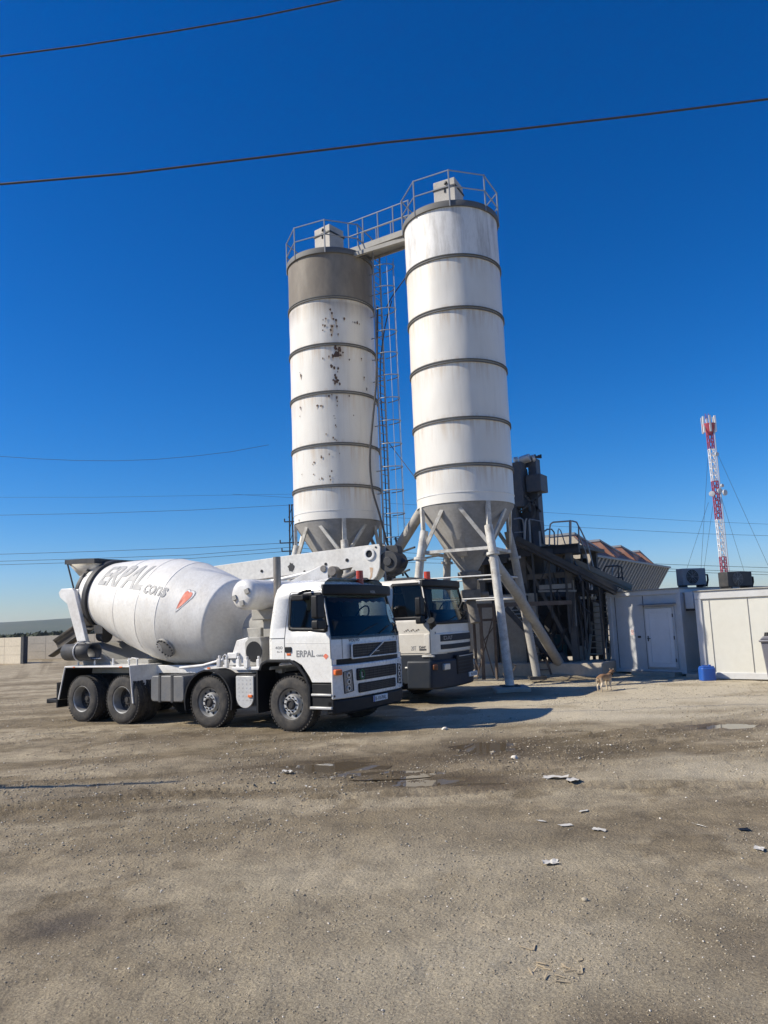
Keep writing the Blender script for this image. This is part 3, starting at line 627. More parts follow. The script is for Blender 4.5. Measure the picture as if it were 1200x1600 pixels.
lettering('door_badge', 'DAF', .17, .055, side(1.09,1.265,-1.2255), dark_letter, pt, bold=.04); MB().box(1.09,1.27,-1.2265,-1.2235,1.215,1.255).build('door_badge_bar', dark_letter, pt)
MB().prism(slab(plan(1.62,1.36,1.225), 1.2, 0, 0), 1.13, 1.60, 'xy').build('front_panel', cream_cab, pt, bevel=.03)
for z0, z1 in ((1.40,1.56),(1.22,1.33)):
    g = curved(1.62,1.36,1.225,-.95,1.12,z0,z1).build('grille', navy_plastic, pt, bevel=.006)
    if z0 > 1.3:
        fc = lambda y: 1.62-.26*abs(y/1.225)**3.5+.016
        lettering('front_lettering', 'DAF', .38, .09, lambda a, c_: (fc(a-.86), a-.86, 1.435+c_), mid_letter, g, bold=.03, grid=.05); lettering('front_lettering', 'CF', .16, .07, lambda a, c_: (fc(a+.84), a+.84, 1.445+c_), pale_letter, g, bold=.02, grid=.05)
    b = MB()
    for z in np.linspace(z0+.03,z1-.03,3): q = curved(1.62,1.36,1.225,-.93,1.10,z-.004,z+.004,.018,.01); b.add(q.v, q.f)
    b.build('grille_bars', black_plastic, g)
MB().prism(slab(plan(1.60,1.34,1.20), 1.0, 0, 0), .98, 1.13, 'xy').build('grille_gap', navy_plastic, pt)
MB().prism(slab(plan(1.68,1.36,1.25), .75, 0, 0), .33, .985, 'xy').build('bumper', navy_plastic, pt, bevel=.05, seg=3)
g = curved(1.68,1.36,1.25,-.42,1.06,.62,1.06,.02,.08).build('lower_grille', black_plastic, pt, bevel=.01); b = MB()
for z in np.linspace(.66,.98,5): q = curved(1.68,1.36,1.25,-.38,1.02,z-.012,z+.012,.028,.02); b.add(q.v, q.f)
b.build('grille_bars', navy_plastic, g); curved(1.68,1.36,1.25,-.30,1.0,1.02,1.04,.03,.02).build('grille_strip', silver, g)
for sg in (-1, 1):
    MB().beam((1.56,sg*.98,.82),(1.61,sg*.74,.82),.10,.15,up=(0,0,1)).build('headlight', lens, pt, bevel=.02)
    MB().beam((1.40,sg*1.20,.83),(1.48,sg*1.12,.83),.10,.12).build('indicator', M('dim_amber',(.16,.06,.025),.4) if sg < 0 else bpy.data.materials['dim_amber'], pt, bevel=.02)
MB().box(1.68,1.715,.30,.82,.50,.61).build('number_plate', white_mark, pt, bevel=.004)
lettering('plate_lettering', 'B-61-DLK', .40, .07, front(.38,.52,1.718), dark_letter, pt, bold=.015)
b = MB(); b.prism([(.62,.45),(1.36,.45),(1.36,1.12),(.30,1.12),(.45,.95),(.58,.75)], -1.21, -.7); b.prism([(.62,.45),(1.36,.45),(1.36,1.12),(.30,1.12),(.45,.95),(.58,.75)], .7, 1.21)
b.strip([(-.65,.9),(-.55,1.08),(-.35,1.16),(.2,1.16),(.45,1.0),(.6,.75),(.63,.45)], .05, -1.22, -.7); b.build('wheel_arch', navy_plastic, pt, bevel=.02)
MB().box(.70,1.10,-1.235,-1.15,.80,.845).build('step', silver, pt, bevel=.01); MB().box(1.15,1.45,-1.235,-1.15,1.06,1.10).build('step', silver, pt, bevel=.01)
b = MB(); vis2 = [cs2.front(2.72, t, .10) for t in np.linspace(-1,1,21)]; vi2 = [cs2.front(2.8, t, -.14) for t in np.linspace(1,-1,21)]
b.prism([(p.x,p.y) for p in vis2]+[(p.x,p.y) for p in vi2], 2.69, 2.86, 'xy'); b.build('sun_visor', black_plastic, pt, bevel=.03)
MB().prism([(.2,2.885),(.3,2.95),(.75,2.95),(.85,2.885)], -.8,.8).build('roof_hatch', dark_steel, pt, bevel=.02)
MB().cyl((.75,.18,2.88),(.75,.18,3.12),.085,.08,16).build('beacon', red_lamp, pt)
cab_interior(pt, -.5, 1.5, 1.65, 1.19, 2.85)
mirror(pt, 1.22, -1.50, 2.02)
MB().tube([(1.36,-1.15,1.70),(1.50,-1.25,1.80),(1.52,-1.32,1.84)], .04).tube([(1.5,-1.3,1.80),(1.5,-1.42,1.90)], .09,10).build('kerb_mirror', black_plastic, pt)
wp = MB()
for y in (-.6,.1): wp.tube([cs2.front(1.86, y/1.2, .04), cs2.front(1.98, (y+.6)/1.2, .035)], .01, 5)
each(wp, 'wiper', black_plastic, pt)
b = MB()
for y in (-.42,.42): b.box(-7.6,1.1,y-.05,y+.05,.75,1.05)
for x in (0,-1.95,-5.0,-6.4): b.cyl((x,-1.0,.5),(x,1.0,.5),.09,n=12); b.lathe([(-.28,.06),(-.15,.2),(.15,.2),(.28,.06)],(x,0,.5),(0,1,0),14)
b.box(-.4,.9,-.45,.45,.6,1.3); b.box(-7.5,-.7,-1.0,1.0,1.06,1.2); b.build('chassis', dark_steel, pt, bevel=.01)
for x in (0,-1.95): wheel(pt, x, -1.22, 'front'); wheel(pt, x, 1.22, 'front', -1)
for x in (-5.0,-6.4): wheel(pt, x, -1.22, 'rear'); wheel(pt, x, 1.22, 'rear', -1)
each(MB().box(-4.3,-2.7,-1.2,-.6,.5,1.05).box(-4.3,-2.7,.6,1.2,.5,1.05), 'fuel_tank', grey_plate, pt, bevel=.05)
b = MB().box(-7.3,-4.2,-1.05,1.05,1.2,1.75); b.box(-1.75,-.75,-.55,.55,1.2,2.4); each(b, 'pump_deck', white_paint, pt, bevel=.03)
# folded boom: box girder over the chassis, knuckle just behind the cab
up = [(-7.9,3.57),(-5.44,3.68),(-3.02,3.79),(-.34,3.88),(-.30,3.80),(-.32,3.42),(-.34,3.26),(-.44,3.06),(-.62,2.92),(-1.22,2.92),(-1.34,3.0),(-1.12,3.34),(-1.45,3.30),(-2.13,3.30),(-4.1,3.20),(-7.9,3.22)]
b = MB().prism(up, -.32, -.27); b.prism(up, .02, .07)
b.add([(x, -.27, z-.02) for x, z in up[:4]]+[(x, .02, z-.02) for x, z in up[:4]], [(i, i+1, 5+i, 4+i) for i in range(3)])
lo = [(-7.9,3.24),(-4.1,3.22),(-2.13,3.32),(-1.15,3.36)]; b.add([(x, -.27, z) for x, z in lo]+[(x, .02, z) for x, z in lo], [(i, i+1, 5+i, 4+i) for i in range(3)])
b.box(-.9,-.8,-.27,.02,2.95,3.8)
boom = b.build('boom', M('boom_white',(.76,.74,.68),.45,dirt=(.42,.34,.24),damt=.35,dscale=1.3), pt, bevel=.008)
b = MB()
for x, z, r in ((-.61,3.64,.155),):
    b.lathe([(-.0,r*.62),(-.035,r*.62),(-.04,r*.78),(-.035,r),(0,r)], (x,-.32,z), (0,1,0), 28, mi=0); b.cyl((x,-.31,z),(x,-.325,z),r*.62,n=24,mi=1)
for x, z, r in ((-1.28,3.53,.045),(-1.93,3.47,.04),(-4.0,3.42,.04),(-.42,3.80,.025),(-2.6,3.32,.03)): b.cyl((x,-.318,z),(x,-.334,z),r,n=14,mi=1)
each(b, 'boom_pin', [white_paint, black_plastic], boom)
pa = [(-3.02+.10*math.cos(a)*(1+.18*math.sin(7*a)+.12*math.sin(4*a+2)), 3.46+.12*math.sin(a)*(1+.2*math.cos(6*a+1))) for a in np.linspace(0,2*math.pi,20)[:-1]]
MB().add([(x,-.324,z) for x, z in pa], [tuple(range(19))]).build('worn_patch', dark_steel, boom)
b = MB().prism([(-.62,3.30),(-.52,3.28),(-.56,3.05),(-.66,2.96),(-.60,3.1)], -.3235, -.321); b.build('rust_streak', M('rust_streak',(.55,.36,.22),.7,dirt=(.7,.62,.5),damt=.8,dscale=9), boom)
b = MB(); b.cyl((-.12,-.25,3.42),(-.12,.35,3.42),.27,n=28); b.cyl((-.12,-.26,3.42),(-.12,-.30,3.42),.12,n=18); b.prism([(-.3,3.86),(.02,3.84),(.06,3.70),(-.06,3.1),(-.28,3.05)], .0,.28)
b.cyl((-.30,.1,3.62),(.20,.1,3.34),.13,n=14); b.build('boom_knuckle', dark_steel, boom, bevel=.015)
b = MB().cyl((-4.3,-.45,3.02),(-2.05,-.45,3.30),.055,n=12); b.cyl((-2.05,-.45,3.30),(-1.6,-.45,3.35),.035,n=10); b.build('boom_cylinder', white_paint, pt)
b = MB().prism([(-3.1,3.02),(-1.98,3.42),(-1.84,3.42),(-1.75,3.32),(-1.75,2.9),(-2.4,2.9)], -.52,-.44); b.build('boom_bracket', white_paint, pt, bevel=.01)
b = MB().cyl((-1.88,-.53,3.34),(-1.88,-.55,3.34),.09,n=18); b.cyl((-1.62,-.55,3.26),(-1.62,-.15,3.26),.13,n=20); b.box(-1.72,-1.5,-.5,-.2,2.9,3.25); b.cyl((-1.35,-.45,3.05),(-1.05,-.30,3.2),.08,n=12)
b.build('boom_roller', M('worn_steel',(.26,.24,.21),.5,.4,dirt=(.12,.09,.07),damt=.7,dscale=5), pt, bevel=.01)
MB().lathe([(0,.001),(0,.2),(.02,.22),(.12,.22),(.14,.2),(.14,.0)], (-.75,-.52,2.82), (.3,1,0), 22).build('horn_dish', black_plastic, pt)
b = MB().cyl((-1.25,0,1.2),(-1.25,0,2.95),.4,.36,20); b.build('boom_pedestal', white_paint, pt)
# ================================================================== silos
def silo_mat(name, rust, grime):
    m = bpy.data.materials.new(name); m.use_nodes = True; n, l = nt(m); b = n['Principled BSDF']; b.inputs['Roughness'].default_value = .42; b.inputs['Coat Weight'].default_value = .1
    tc = n.new('ShaderNodeTexCoord'); at = n.new('ShaderNodeAttribute'); at.attribute_name = 'drip'; pe = n.new('ShaderNodeAttribute'); pe.attribute_name = 'peel'
    def nz(scale, st, det=6, rough=.6):
        mp = n.new('ShaderNodeMapping'); mp.inputs['Scale'].default_value = st; l.new(tc.outputs['Object'], mp.inputs[0])
        k = n.new('ShaderNodeTexNoise'); k.inputs['Scale'].default_value = scale; k.inputs['Detail'].default_value = det; k.inputs['Roughness'].default_value = rough; l.new(mp.outputs[0], k.inputs['Vector']); return k.outputs[0]
    def rng_(src, a, b_, lo=0, hi=1):
        k = n.new('ShaderNodeMapRange'); k.inputs['From Min'].default_value = a; k.inputs['From Max'].default_value = b_; k.inputs['To Min'].default_value = lo; k.inputs['To Max'].default_value = hi; l.new(src, k.inputs[0]); return k.outputs[0]
    def mul(a, b_):
        k = n.new('ShaderNodeMath'); k.operation = 'MULTIPLY'; l.new(a, k.inputs[0]); l.new(b_, k.inputs[1]); return k.outputs[0]
    def mix(fac, a, c):
        k = n.new('ShaderNodeMix'); k.data_type = 'RGBA'; k.inputs['B'].default_value = (*c, 1); l.new(fac, k.inputs[0])
        if isinstance(a, tuple): k.inputs['A'].default_value = (*a, 1)
        else: l.new(a, k.inputs['A'])
        return k.outputs['Result']
    c = mix(rng_(nz(.9, (1,1,.5)), .35, .7, 0, .5), (.755,.725,.655), (.60,.565,.495))
    c = mix(rng_(nz(2.2, (2.6,2.6,.16)), .54, .78, 0, .28*grime), c, (.44,.40,.34))          # long vertical run marks
    c = mix(mul(at.outputs['Fac'], rng_(nz(3.5, (2.5,2.5,.25)), .44, .68, 0, .8)), c, (.55,.42,.28))   # drips under the bands
    c = mix(rng_(nz(9, (1,1,.8), 8, .7), .68, .73, 0, .5*grime), c, (.30,.24,.19))               # specks
    pk = rng_(mul(pe.outputs['Fac'], nz(8.5, (1,1,.6), 9, .68)), .50, .525)
    c2 = mix(rng_(mul(pe.outputs['Fac'], nz(2.4, (2,2,.3), 6, .6)), .05, .5, 0, .9), c, (.36,.305,.235))
    c3 = c2; l.new(c3 if rust else c, b.inputs['Base Color'])
    bp = n.new('ShaderNodeBump'); bp.inputs['Strength'].default_value = .12; bp.inputs['Distance'].default_value = .05; l.new(nz(1.6, (1,1,.6), 3), bp.inputs['Height']); l.new(bp.outputs[0], b.inputs['Normal'])
    return m
silo_clean = silo_mat('silo_white', False, .8); silo_rusty = silo_mat('silo_white_rust', True, 1.15)
silo_dusty = M('cement_dusted_white', (.185,.16,.13), .75, dirt=(.36,.32,.26), damt=.85, dscale=.9, fine=.1, stretch=(1,1,.4))
silo_topw = M('silo_top_white', (.76,.745,.71), .45, dirt=(.28,.25,.21), damt=.8, dscale=1.9, fine=.06, stretch=(2.4,2.4,.4))
BANDS = [14.47,12.81,11.15,9.50,7.74,6.35]; ZB = 5.27; RS = 1.5
def silo(C, name_label, a_leg, rusty, box_yaw, rail_a0, rail_skip, seed):
    t = thing('cement_silo', name_label, 'silo', (C[0], C[1], 0), 0, 'cement silos')
    zs = []; drip = []
    lev = BANDS+[ZB]
    for a, b_ in zip(lev, lev[1:]):
        k = 9
        for i in range(k+(b_ == ZB)): zs.append(a+(b_-a)*i/k); drip.append(max(0, 1-(a-zs[-1])/.75))
    n = 96; mb = MB(); vs = []
    for z in zs:
        for i in range(n):
            th = 2*math.pi*i/n; r = RS+.010*mnoise.noise(Vector((math.cos(th)*1.9+seed, math.sin(th)*1.9, z*.9)))+.004*mnoise.noise(Vector((math.cos(th)*5, math.sin(th)*5+seed, z*2.5)))
            vs.append((r*math.cos(th), r*math.sin(th), z))
    fs = [(k*n+i, (k+1)*n+i, (k+1)*n+(i+1) % n, k*n+(i+1) % n) for k in range(len(zs)-1) for i in range(n)]
    mb.add(vs, fs); ntop = 9*n
    for i in range(ntop): mb.m[i] = 1
    mb.add([(0,0,BANDS[0]+.06)]+[(RS*math.cos(2*math.pi*i/n), RS*math.sin(2*math.pi*i/n), BANDS[0]) for i in range(n)], [(0,1+i,1+(i+1) % n) for i in range(n)], 1)
    o = mb.build('shell', [silo_rusty if rusty else silo_clean, silo_dusty if rusty else silo_topw], t, angle=60)
    A = o.data.attributes.new('drip', 'FLOAT', 'POINT'); B = o.data.attributes.new('peel', 'FLOAT', 'POINT')
    d = [drip[k] for k in range(len(zs)) for i in range(n)]+[0]*(n+1); A.data.foreach_set('value', d)
    pe = []
    for v in vs:
        th = math.atan2(v[1], v[0]); da = abs((th-R(-88)+math.pi) % (2*math.pi)-math.pi); dq = (th-R(-90)-.12*mnoise.noise(Vector((0,0,v[2]*.9)))+math.pi) % (2*math.pi)-math.pi; q = (1.06 if 9.6 < v[2] < 12.5 else .98)*math.exp(-(dq/(.24 if 11.2 < v[2] < 12.5 else .16))**4)*(1 if 6.9 < v[2] < 12.55 else .6); q = max(q, .775 if da < 1.15 else 0)
        pe.append(max(0, 1-(12.81-v[2])/.95)**1.3 if v[2] < 12.81 else 0)
    B.data.foreach_set('value', pe+[0]*(n+1))
    for z in BANDS[1:]+[ZB+.28]:
        thin = z < 6; h = .012 if thin else .038; e = .012 if thin else .04
        if thin: MB().lathe([(z-h, RS-.02), (z-h, RS+e), (z+h, RS+e), (z+h, RS-.02)], n=96).build('band', white_paint, t); continue
        b = MB()
        for zz in (z-.036, z+.036): b.lathe([(zz-.014, RS-.02), (zz-.014, RS+.045), (zz+.014, RS+.045), (zz+.014, RS-.02)], n=96)
        b.lathe([(z-.03, RS+.014), (z+.03, RS+.014)], n=96, mi=1); b.build('band', [band_grey, leg_grey], t)
    z = BANDS[0]; MB().lathe([(z-.07,RS-.02),(z-.07,RS+.055),(z+.10,RS+.055),(z+.13,RS+.035),(z+.13,RS-.05)], n=96).build('rim', band_grey, t)
    MB().lathe([(ZB+.02,RS-.03),(ZB-.05,RS-.03),(3.35,.28),(3.2,.25)], n=64, jit=lambda a, q: .012*mnoise.noise(Vector((a*2, q*1.5, seed)))).build('cone', cone_grey, t)
    b = MB().cyl((0,0,3.3),(0,0,3.12),.36,n=20); b.cyl((0,0,3.15),(0,0,2.75),.24,.2,16); b.box(-.28,.28,-.28,.28,2.45,2.75); b.cyl((0,0,2.45),(.1,-.1,1.75),.15,n=12); b.cyl((.25,0,2.6),(.55,0,2.6),.09,n=10)
    b.build('outlet', M('caked_outlet',(.17,.155,.135),.9,dirt=(.34,.31,.27),damt=.8,dscale=4,bump=.5,bscale=12), t, bevel=.02)
    # skirt: four posts with inverted V braces, then splayed legs
    J = []; 
    for k in range(4):
        a = a_leg+k*math.pi/2; J.append((a, Vector((math.cos(a), math.sin(a), 0))))
    b = MB()
    for k, (a, u) in enumerate(J):
        p = u*(RS-.04); b.beam(p+Vector((0,0,ZB)), p+Vector((0,0,3.95)), .13, .10, up=u)
        a2 = a+math.pi/4; m_ = Vector((math.cos(a2), math.sin(a2), 0)); c_ = J[(k+1) % 4][1]*(RS-.04)
        for q, sg in ((p, 1), (c_, -1)):
            mm = m_*(RS-.05)+(q-m_*RS)*.16; b.beam(q+Vector((0,0,3.98)), mm+Vector((0,0,ZB)), .11, .06, up=m_)
        b.beam(p+Vector((0,0,3.9)), c_+Vector((0,0,3.9)), .09, .09)
        tang = Vector((-u.y, u.x, 0))
    b.build('skirt_frame', leg_white, t)
    b = MB()
    for k in range(4):
        a2 = J[k][0]+math.pi/4; u = Vector((math.cos(a2), math.sin(a2), 0)); u2 = Vector((math.cos(a2+.1), math.sin(a2+.1), 0))
        b.beam(u*(RS-.1)+Vector((0,0,ZB)), u*.55+Vector((0,0,3.75)), .34, .04, up=u)
    b.build('cone_rib', cone_grey, t)
    for k, (a, u) in enumerate(J):
        top = u*(RS-.08)+Vector((0,0,4.55)); kn = u*(RS+.10)+Vector((0,0,3.72)); ft = u*2.12+Vector((0,0,.02))
        lg = MB(); lg.tube([top, kn, ft], .125, 18); lm = leg_white if k in (0, 3) else leg_grey
        lo = lg.build('leg', lm, t); d = (ft-kn).normalized()
        MB().cyl(kn-d*.03, kn+d*.05, .19, n=20).build('flange', lm, lo)
        MB().box(ft.x-.25, ft.x+.25, ft.y-.25, ft.y+.25, -.05, .05).build('base_plate', dark_steel, lo)
    b = MB()
    for z in (3.10, 2.45):
        w = RS+.10+(2.12-RS-.10)*(3.72-z)/3.7
        for k in range(4): b.cyl(J[k][1]*w+Vector((0,0,z)), J[(k+1) % 4][1]*w+Vector((0,0,z)), .022, n=8)
    each(b, 'tie_rod', white_paint, t)
    # platform, railing, filter box
    b = MB(); pr = []
    for k in range(8):
        a = rail_a0+k*math.pi/4; pr.append(Vector((math.cos(a), math.sin(a), 0))*(RS+.06))
    zt = BANDS[0]
    for k in range(8):
        b.tube([pr[k]+Vector((0,0,zt-.08)), pr[k]+Vector((0,0,zt+1.12))], .024, 6)
        if k in rail_skip: continue
        for z in (zt+1.1, zt+.58): b.tube([pr[k]+Vector((0,0,z)), pr[(k+1) % 8]+Vector((0,0,z))], .02, 6)
    b.build('guard_rail', galv, t)
    c, s_ = math.cos(box_yaw), math.sin(box_yaw); rect = lambda h: [(x*c-y*s_, x*s_+y*c) for x, y in ((-h,-h),(h,-h),(h,h),(-h,h))]
    bx = MB().prism(rect(.37), zt+.05, zt+1.52, 'xy').build('filter_box', M('weathered_box',(.50,.47,.42),.75,dirt=(.30,.27,.23),damt=.6,dscale=2), t, bevel=.015)
    b = MB().prism(rect(.40), zt+1.22, zt+1.27, 'xy'); f = Vector((s_, -c, 0)); h = f*.375
    for dx in (.0,): b.beam(h+Vector((c*.03,s_*.03,zt+1.36)), h+f*.06+Vector((c*.12,s_*.12,zt+1.38)), .06,.05); b.beam(h+Vector((c*.02,s_*.02,zt+1.08)), h+Vector((c*.02,s_*.02,zt+1.27)), .05,.05)
    b.build('box_latch', dark_steel, bx)
    b = MB(); b.cyl((-.9,-.35,zt+.05),(-.9,-.35,zt+.22),.34,n=20); b.beam((-1.1,-.75,zt+.2),(-.35,-.9,zt+.32),.12,.12); b.build('roof_hatch', dark_steel, t)
    return t
CR = (2.53, 23.5); CL = (-1.59, 26.15)
s1 = silo(CR, 'taller looking clean white silo with splayed pipe legs, standing over the pump truck cab', R(-70), False, R(-27), R(-95), (), 3.1)
s2 = silo(CL, 'rust spotted white silo with grey dusty top course, behind the drum mixer and boom', R(-79), True, R(-39), R(-92), (4,), 8.7)
# flaked paint and rust on the left shell
A_ = [(210,570,6),(216,585,8),(193,605,5),(183,610,4),(222,607,7),(232,612,6),(263,606,7),(190,632,7),(182,630,4),(217,635,10),(235,635,5),(212,650,6),(215,668,6),(182,650,4),(240,665,5),(303,620,4),(312,622,5),(320,626,4),(295,618,3),(230,718,10),(245,722,12),(235,740,16),(220,748,8),(205,750,6),(250,745,8),(258,735,6),(282,762,4),(328,758,4),(182,758,4),(215,787,8),(225,792,7),(240,795,6),(238,808,6),(228,820,7),(232,832,9),(236,845,9),(228,852,7),(246,856,5),(222,840,5),(338,830,6),(348,872,5),(98,822,6),(95,812,4),(205,900,6),(235,905,6),(237,920,5),(282,900,4),(160,938,5),(178,938,5),(97,945,6)]
B_ = [(585,60,25),(575,100,18),(605,90,16),(620,120,10),(520,240,10),(590,265,8),(595,330,9),(410,328,9),(437,335,12),(250,370,10),(240,435,6),(752,425,8),(565,430,10),(575,455,10),(580,520,10),(590,535,8),(545,225,7),(490,605,10),(558,640,12),(575,655,12),(590,665,8),(445,826,14),(520,800,8),(375,875,12),(362,895,6),(543,960,12),(372,992,10),(260,992,6),(527,1010,9),(532,1042,9),(450,1032,12),(365,1067,6),(232,1433,9),(855,60,8),(877,180,8),(425,1040,6),(620,790,6),(610,1045,4)]
random.seed(21); fl = MB(); ha = MB(); k_ = 0
def on_shell(th, z, off): return ((RS+off)*math.cos(th), (RS+off)*math.sin(th), z)
for u, v, sz in [(430+a/2.441, 250+b_/2.441, c/2.441) for a, b_, c in A_]+[(430+a/6.153, 580+b_/6.153, c/6.153) for a, b_, c in B_]:
    d = P(u, v, 1)-Vector((0,0,CAM_H)); cx_, cy_ = CL; a_ = d.x**2+d.y**2; bb = -(d.x*cx_+d.y*cy_); cc = cx_**2+cy_**2-RS**2; D = bb*bb-a_*cc
    if D < 0: continue
    t_ = (-bb-math.sqrt(D))/a_; z0 = CAM_H+d.z*t_; th0 = math.atan2(d.y*t_-cy_, d.x*t_-cx_); r0 = sz*.5*t_/1200*1.25
    for q in range(1 if r0 < .06 else 3):
        th1 = th0+random.gauss(0, r0*.5)/RS*(q > 0); z1 = z0+random.gauss(0, r0*.7)*(q > 0); r = r0*random.uniform(.6,1.1); n = 13; ph = random.uniform(0,6); sd = random.uniform(0,50); st = random.uniform(1.1,1.9); k_ += 1
        ring = [on_shell(th1+r*(1+.7*mnoise.noise(Vector((math.cos(a)*1.6+sd, math.sin(a)*1.6, 0))))*math.cos(a)/RS, z1+r*st*(1+.7*mnoise.noise(Vector((math.cos(a)*1.6+sd, math.sin(a)*1.6, 0))))*math.sin(a), .016+.0006*(k_ % 7)) for a in np.linspace(0,2*math.pi,n+1)[:-1]]
        fl.add(ring, [tuple(range(n))])
    if random.random() < .55:
        w_ = r0*1.15; hgt = r0*random.uniform(3,7); m = 6; L_ = []; R_ = []
        for i in range(m+1):
            f_ = i/m; ww = w_*(1-.75*f_)*(1+.35*random.uniform(-1,1)); L_.append(on_shell(th0-ww/RS, z0+r0*1.2-f_*hgt, .0135+.0003*(k_ % 5))); R_.append(on_shell(th0+ww/RS, z0+r0*1.2-f_*hgt, .0135+.0003*(k_ % 5)))
        ha.add(L_+R_, [(i, m+1+i, m+2+i, i+1) for i in range(m)])
fl.build('rust_stain', M('rust_flake',(.09,.058,.045),.9,dirt=(.22,.12,.065),damt=.7,dscale=9), s2)
hm_ = M('rust_run',(.60,.47,.33),.6,dirt=(.72,.66,.56),damt=1.0,dscale=7,stretch=(1,1,.3)); fr_ = ha.build('rust_stain', hm_, s2)
fk_ = [o for o in s2.children if o.name.startswith('rust_stain') and o is not fr_][0]; sh_ = [o for o in s2.children if o.name.startswith('shell')][0]
for o, mi in ((fr_, 2), (fk_, 3)):
    sh_.data.materials.append(o.data.materials[0]); o.data.polygons.foreach_set('material_index', [mi]*len(o.data.polygons))
bm = bmesh.new(); bm.from_mesh(sh_.data); bm.from_mesh(fr_.data); bm.from_mesh(fk_.data); bm.to_mesh(sh_.data); bm.free()
bpy.data.objects.remove(fr_); bpy.data.objects.remove(fk_)
# catwalk between the two tops
cL = Vector((*CL, 0)); cR = Vector((*CR, 0)); cdv = (cR-cL).normalized(); cn = Vector((-cdv.y, cdv.x, 0))
q0 = cL+cdv*1.15; q1 = cR-cdv*1.30
cw = thing('catwalk', 'grey steel catwalk bridging the tops of the two silos', 'walkway', (q0.x, q0.y, 14.6))
b = MB(); z0 = Vector((0,0,14.66)); b.beam(q0+z0, q1+z0, .85, .05); b.build('deck', galv, cw, world=True)
b = MB()
for sg in (-1, 1): b.beam(q0+z0+cn*sg*.42, q1+z0+cn*sg*.42, .05, .20)
b.beam(q0+z0+cdv*.15-cn*.5-Vector((0,0,.22)), q1+z0-cn*.3-Vector((0,0,.20)), .12, .14); b.build('side_beam', grey_plate, cw, world=True)
b = MB(); L_ = (q1-q0).length
for sg in (-1, 1):
    for k in range(5):
        p = q0+cdv*L_*k/4+cn*sg*.42+Vector((0,0,14.66)); b.tube([p, p+Vector((0,0,1.08))], .022, 6)
    for z in (1.06, .55): b.tube([q0+cn*sg*.42+Vector((0,0,14.66+z)), q1+cn*sg*.42+Vector((0,0,14.66+z))], .02, 6)
b.build('guard_rail', galv, cw, world=True)
# caged ladder
lu = Vector((math.cos(R(-30)), math.sin(R(-30)), 0)); lt = Vector((-lu.y, lu.x, 0)); lc = cL+lu*1.93
ld = thing('caged_ladder', 'grey caged ladder climbing between the two silos', 'ladder', (lc.x, lc.y, 3.0))
b = MB()
for sg in (-1, 1): b.tube([lc+lt*sg*.23+Vector((0,0,3.0)), lc+lt*sg*.23+Vector((0,0,14.5))], .032, 6)
b.build('stringer', galv, ld, world=True); b = MB(); z = 3.1
while z < 14.4: b.tube([lc-lt*.23+Vector((0,0,z)), lc+lt*.23+Vector((0,0,z))], .014, 5); z += .28
b.build('rungs', galv, ld, world=True); b = MB(); z = 4.6
while z < 14.4:
    b.tube([lc+lt*.32*math.cos(a)+lu*(.05+.62*math.sin(a))+Vector((0,0,z)) for a in np.linspace(0, math.pi, 14)], .017, 5)
    if z > 6: b.beam(cL+lu*1.5+lt*.2+Vector((0,0,z)), lc+lt*.2+Vector((0,0,z)), .03, .03)
    z += .78
for a in (R(50), R(90), R(130)): b.tube([lc+lt*.32*math.cos(a)+lu*(.05+.62*math.sin(a))+Vector((0,0,zz)) for zz in (4.6, 14.2)], .009, 5)
b.build('cage', galv, ld, world=True)
# hoses hanging on the rusty silo
def hose(name, pts, r, mat, label, cat, group=None):
    P_ = [Vector(p) for p in pts]; out = []
    for i in range(len(P_)-1):
        p0 = P_[max(i-1,0)]; p1 = P_[i]; p2 = P_[i+1]; p3 = P_[min(i+2,len(P_)-1)]
        for k in range(6):
            t = k/6; out.append(.5*((2*p1)+(p2-p0)*t+(2*p0-5*p1+4*p2-p3)*t*t+(3*p1-p0-3*p2+p3)*t**3))
    out.append(P_[-1]); o = MB().tube(out, r, 7).build(name, mat, None); tag(o, label, cat, group); return o
hose('filling_hose', [P(590,480,24.95),P(588,590,24.75),P(583,650,24.6),P(578,715,24.55),P(582,765,24.55),P(592,800,24.6),P(600,830,24.7),P(608,855,24.8),P(625,872,24.9),P(632,890,24.9)], .035, wire_black, 'dark filling hose hanging down the right flank of the rusty silo', 'hose')
hose('steel_cable', [P(612,470,25.3),P(600,520,25.2),P(594,590,25.1),P(600,700,25.2),P(606,860,25.2)], .02, wire_black, 'thin dark cable hanging along the caged ladder', 'cable')
hose('steel_cable', [P(668,385,23.4),P(640,425,24.3),P(615,460,25.2),P(604,480,25.4)], .02, wire_black, 'short slack cable from the catwalk to the ladder cage', 'cable')
hose('guy_cable', [P(606,690,25.4),P(650,748,23.3)], .012, wire_black, 'straight thin cable slanting from the ladder to the clean silo', 'cable')
SILO_SET = [s1, s2, cw, ld]+[o for o in col.objects if o.parent is None and o.name.split('.')[0] in ('filling_hose','steel_cable','guy_cable')]
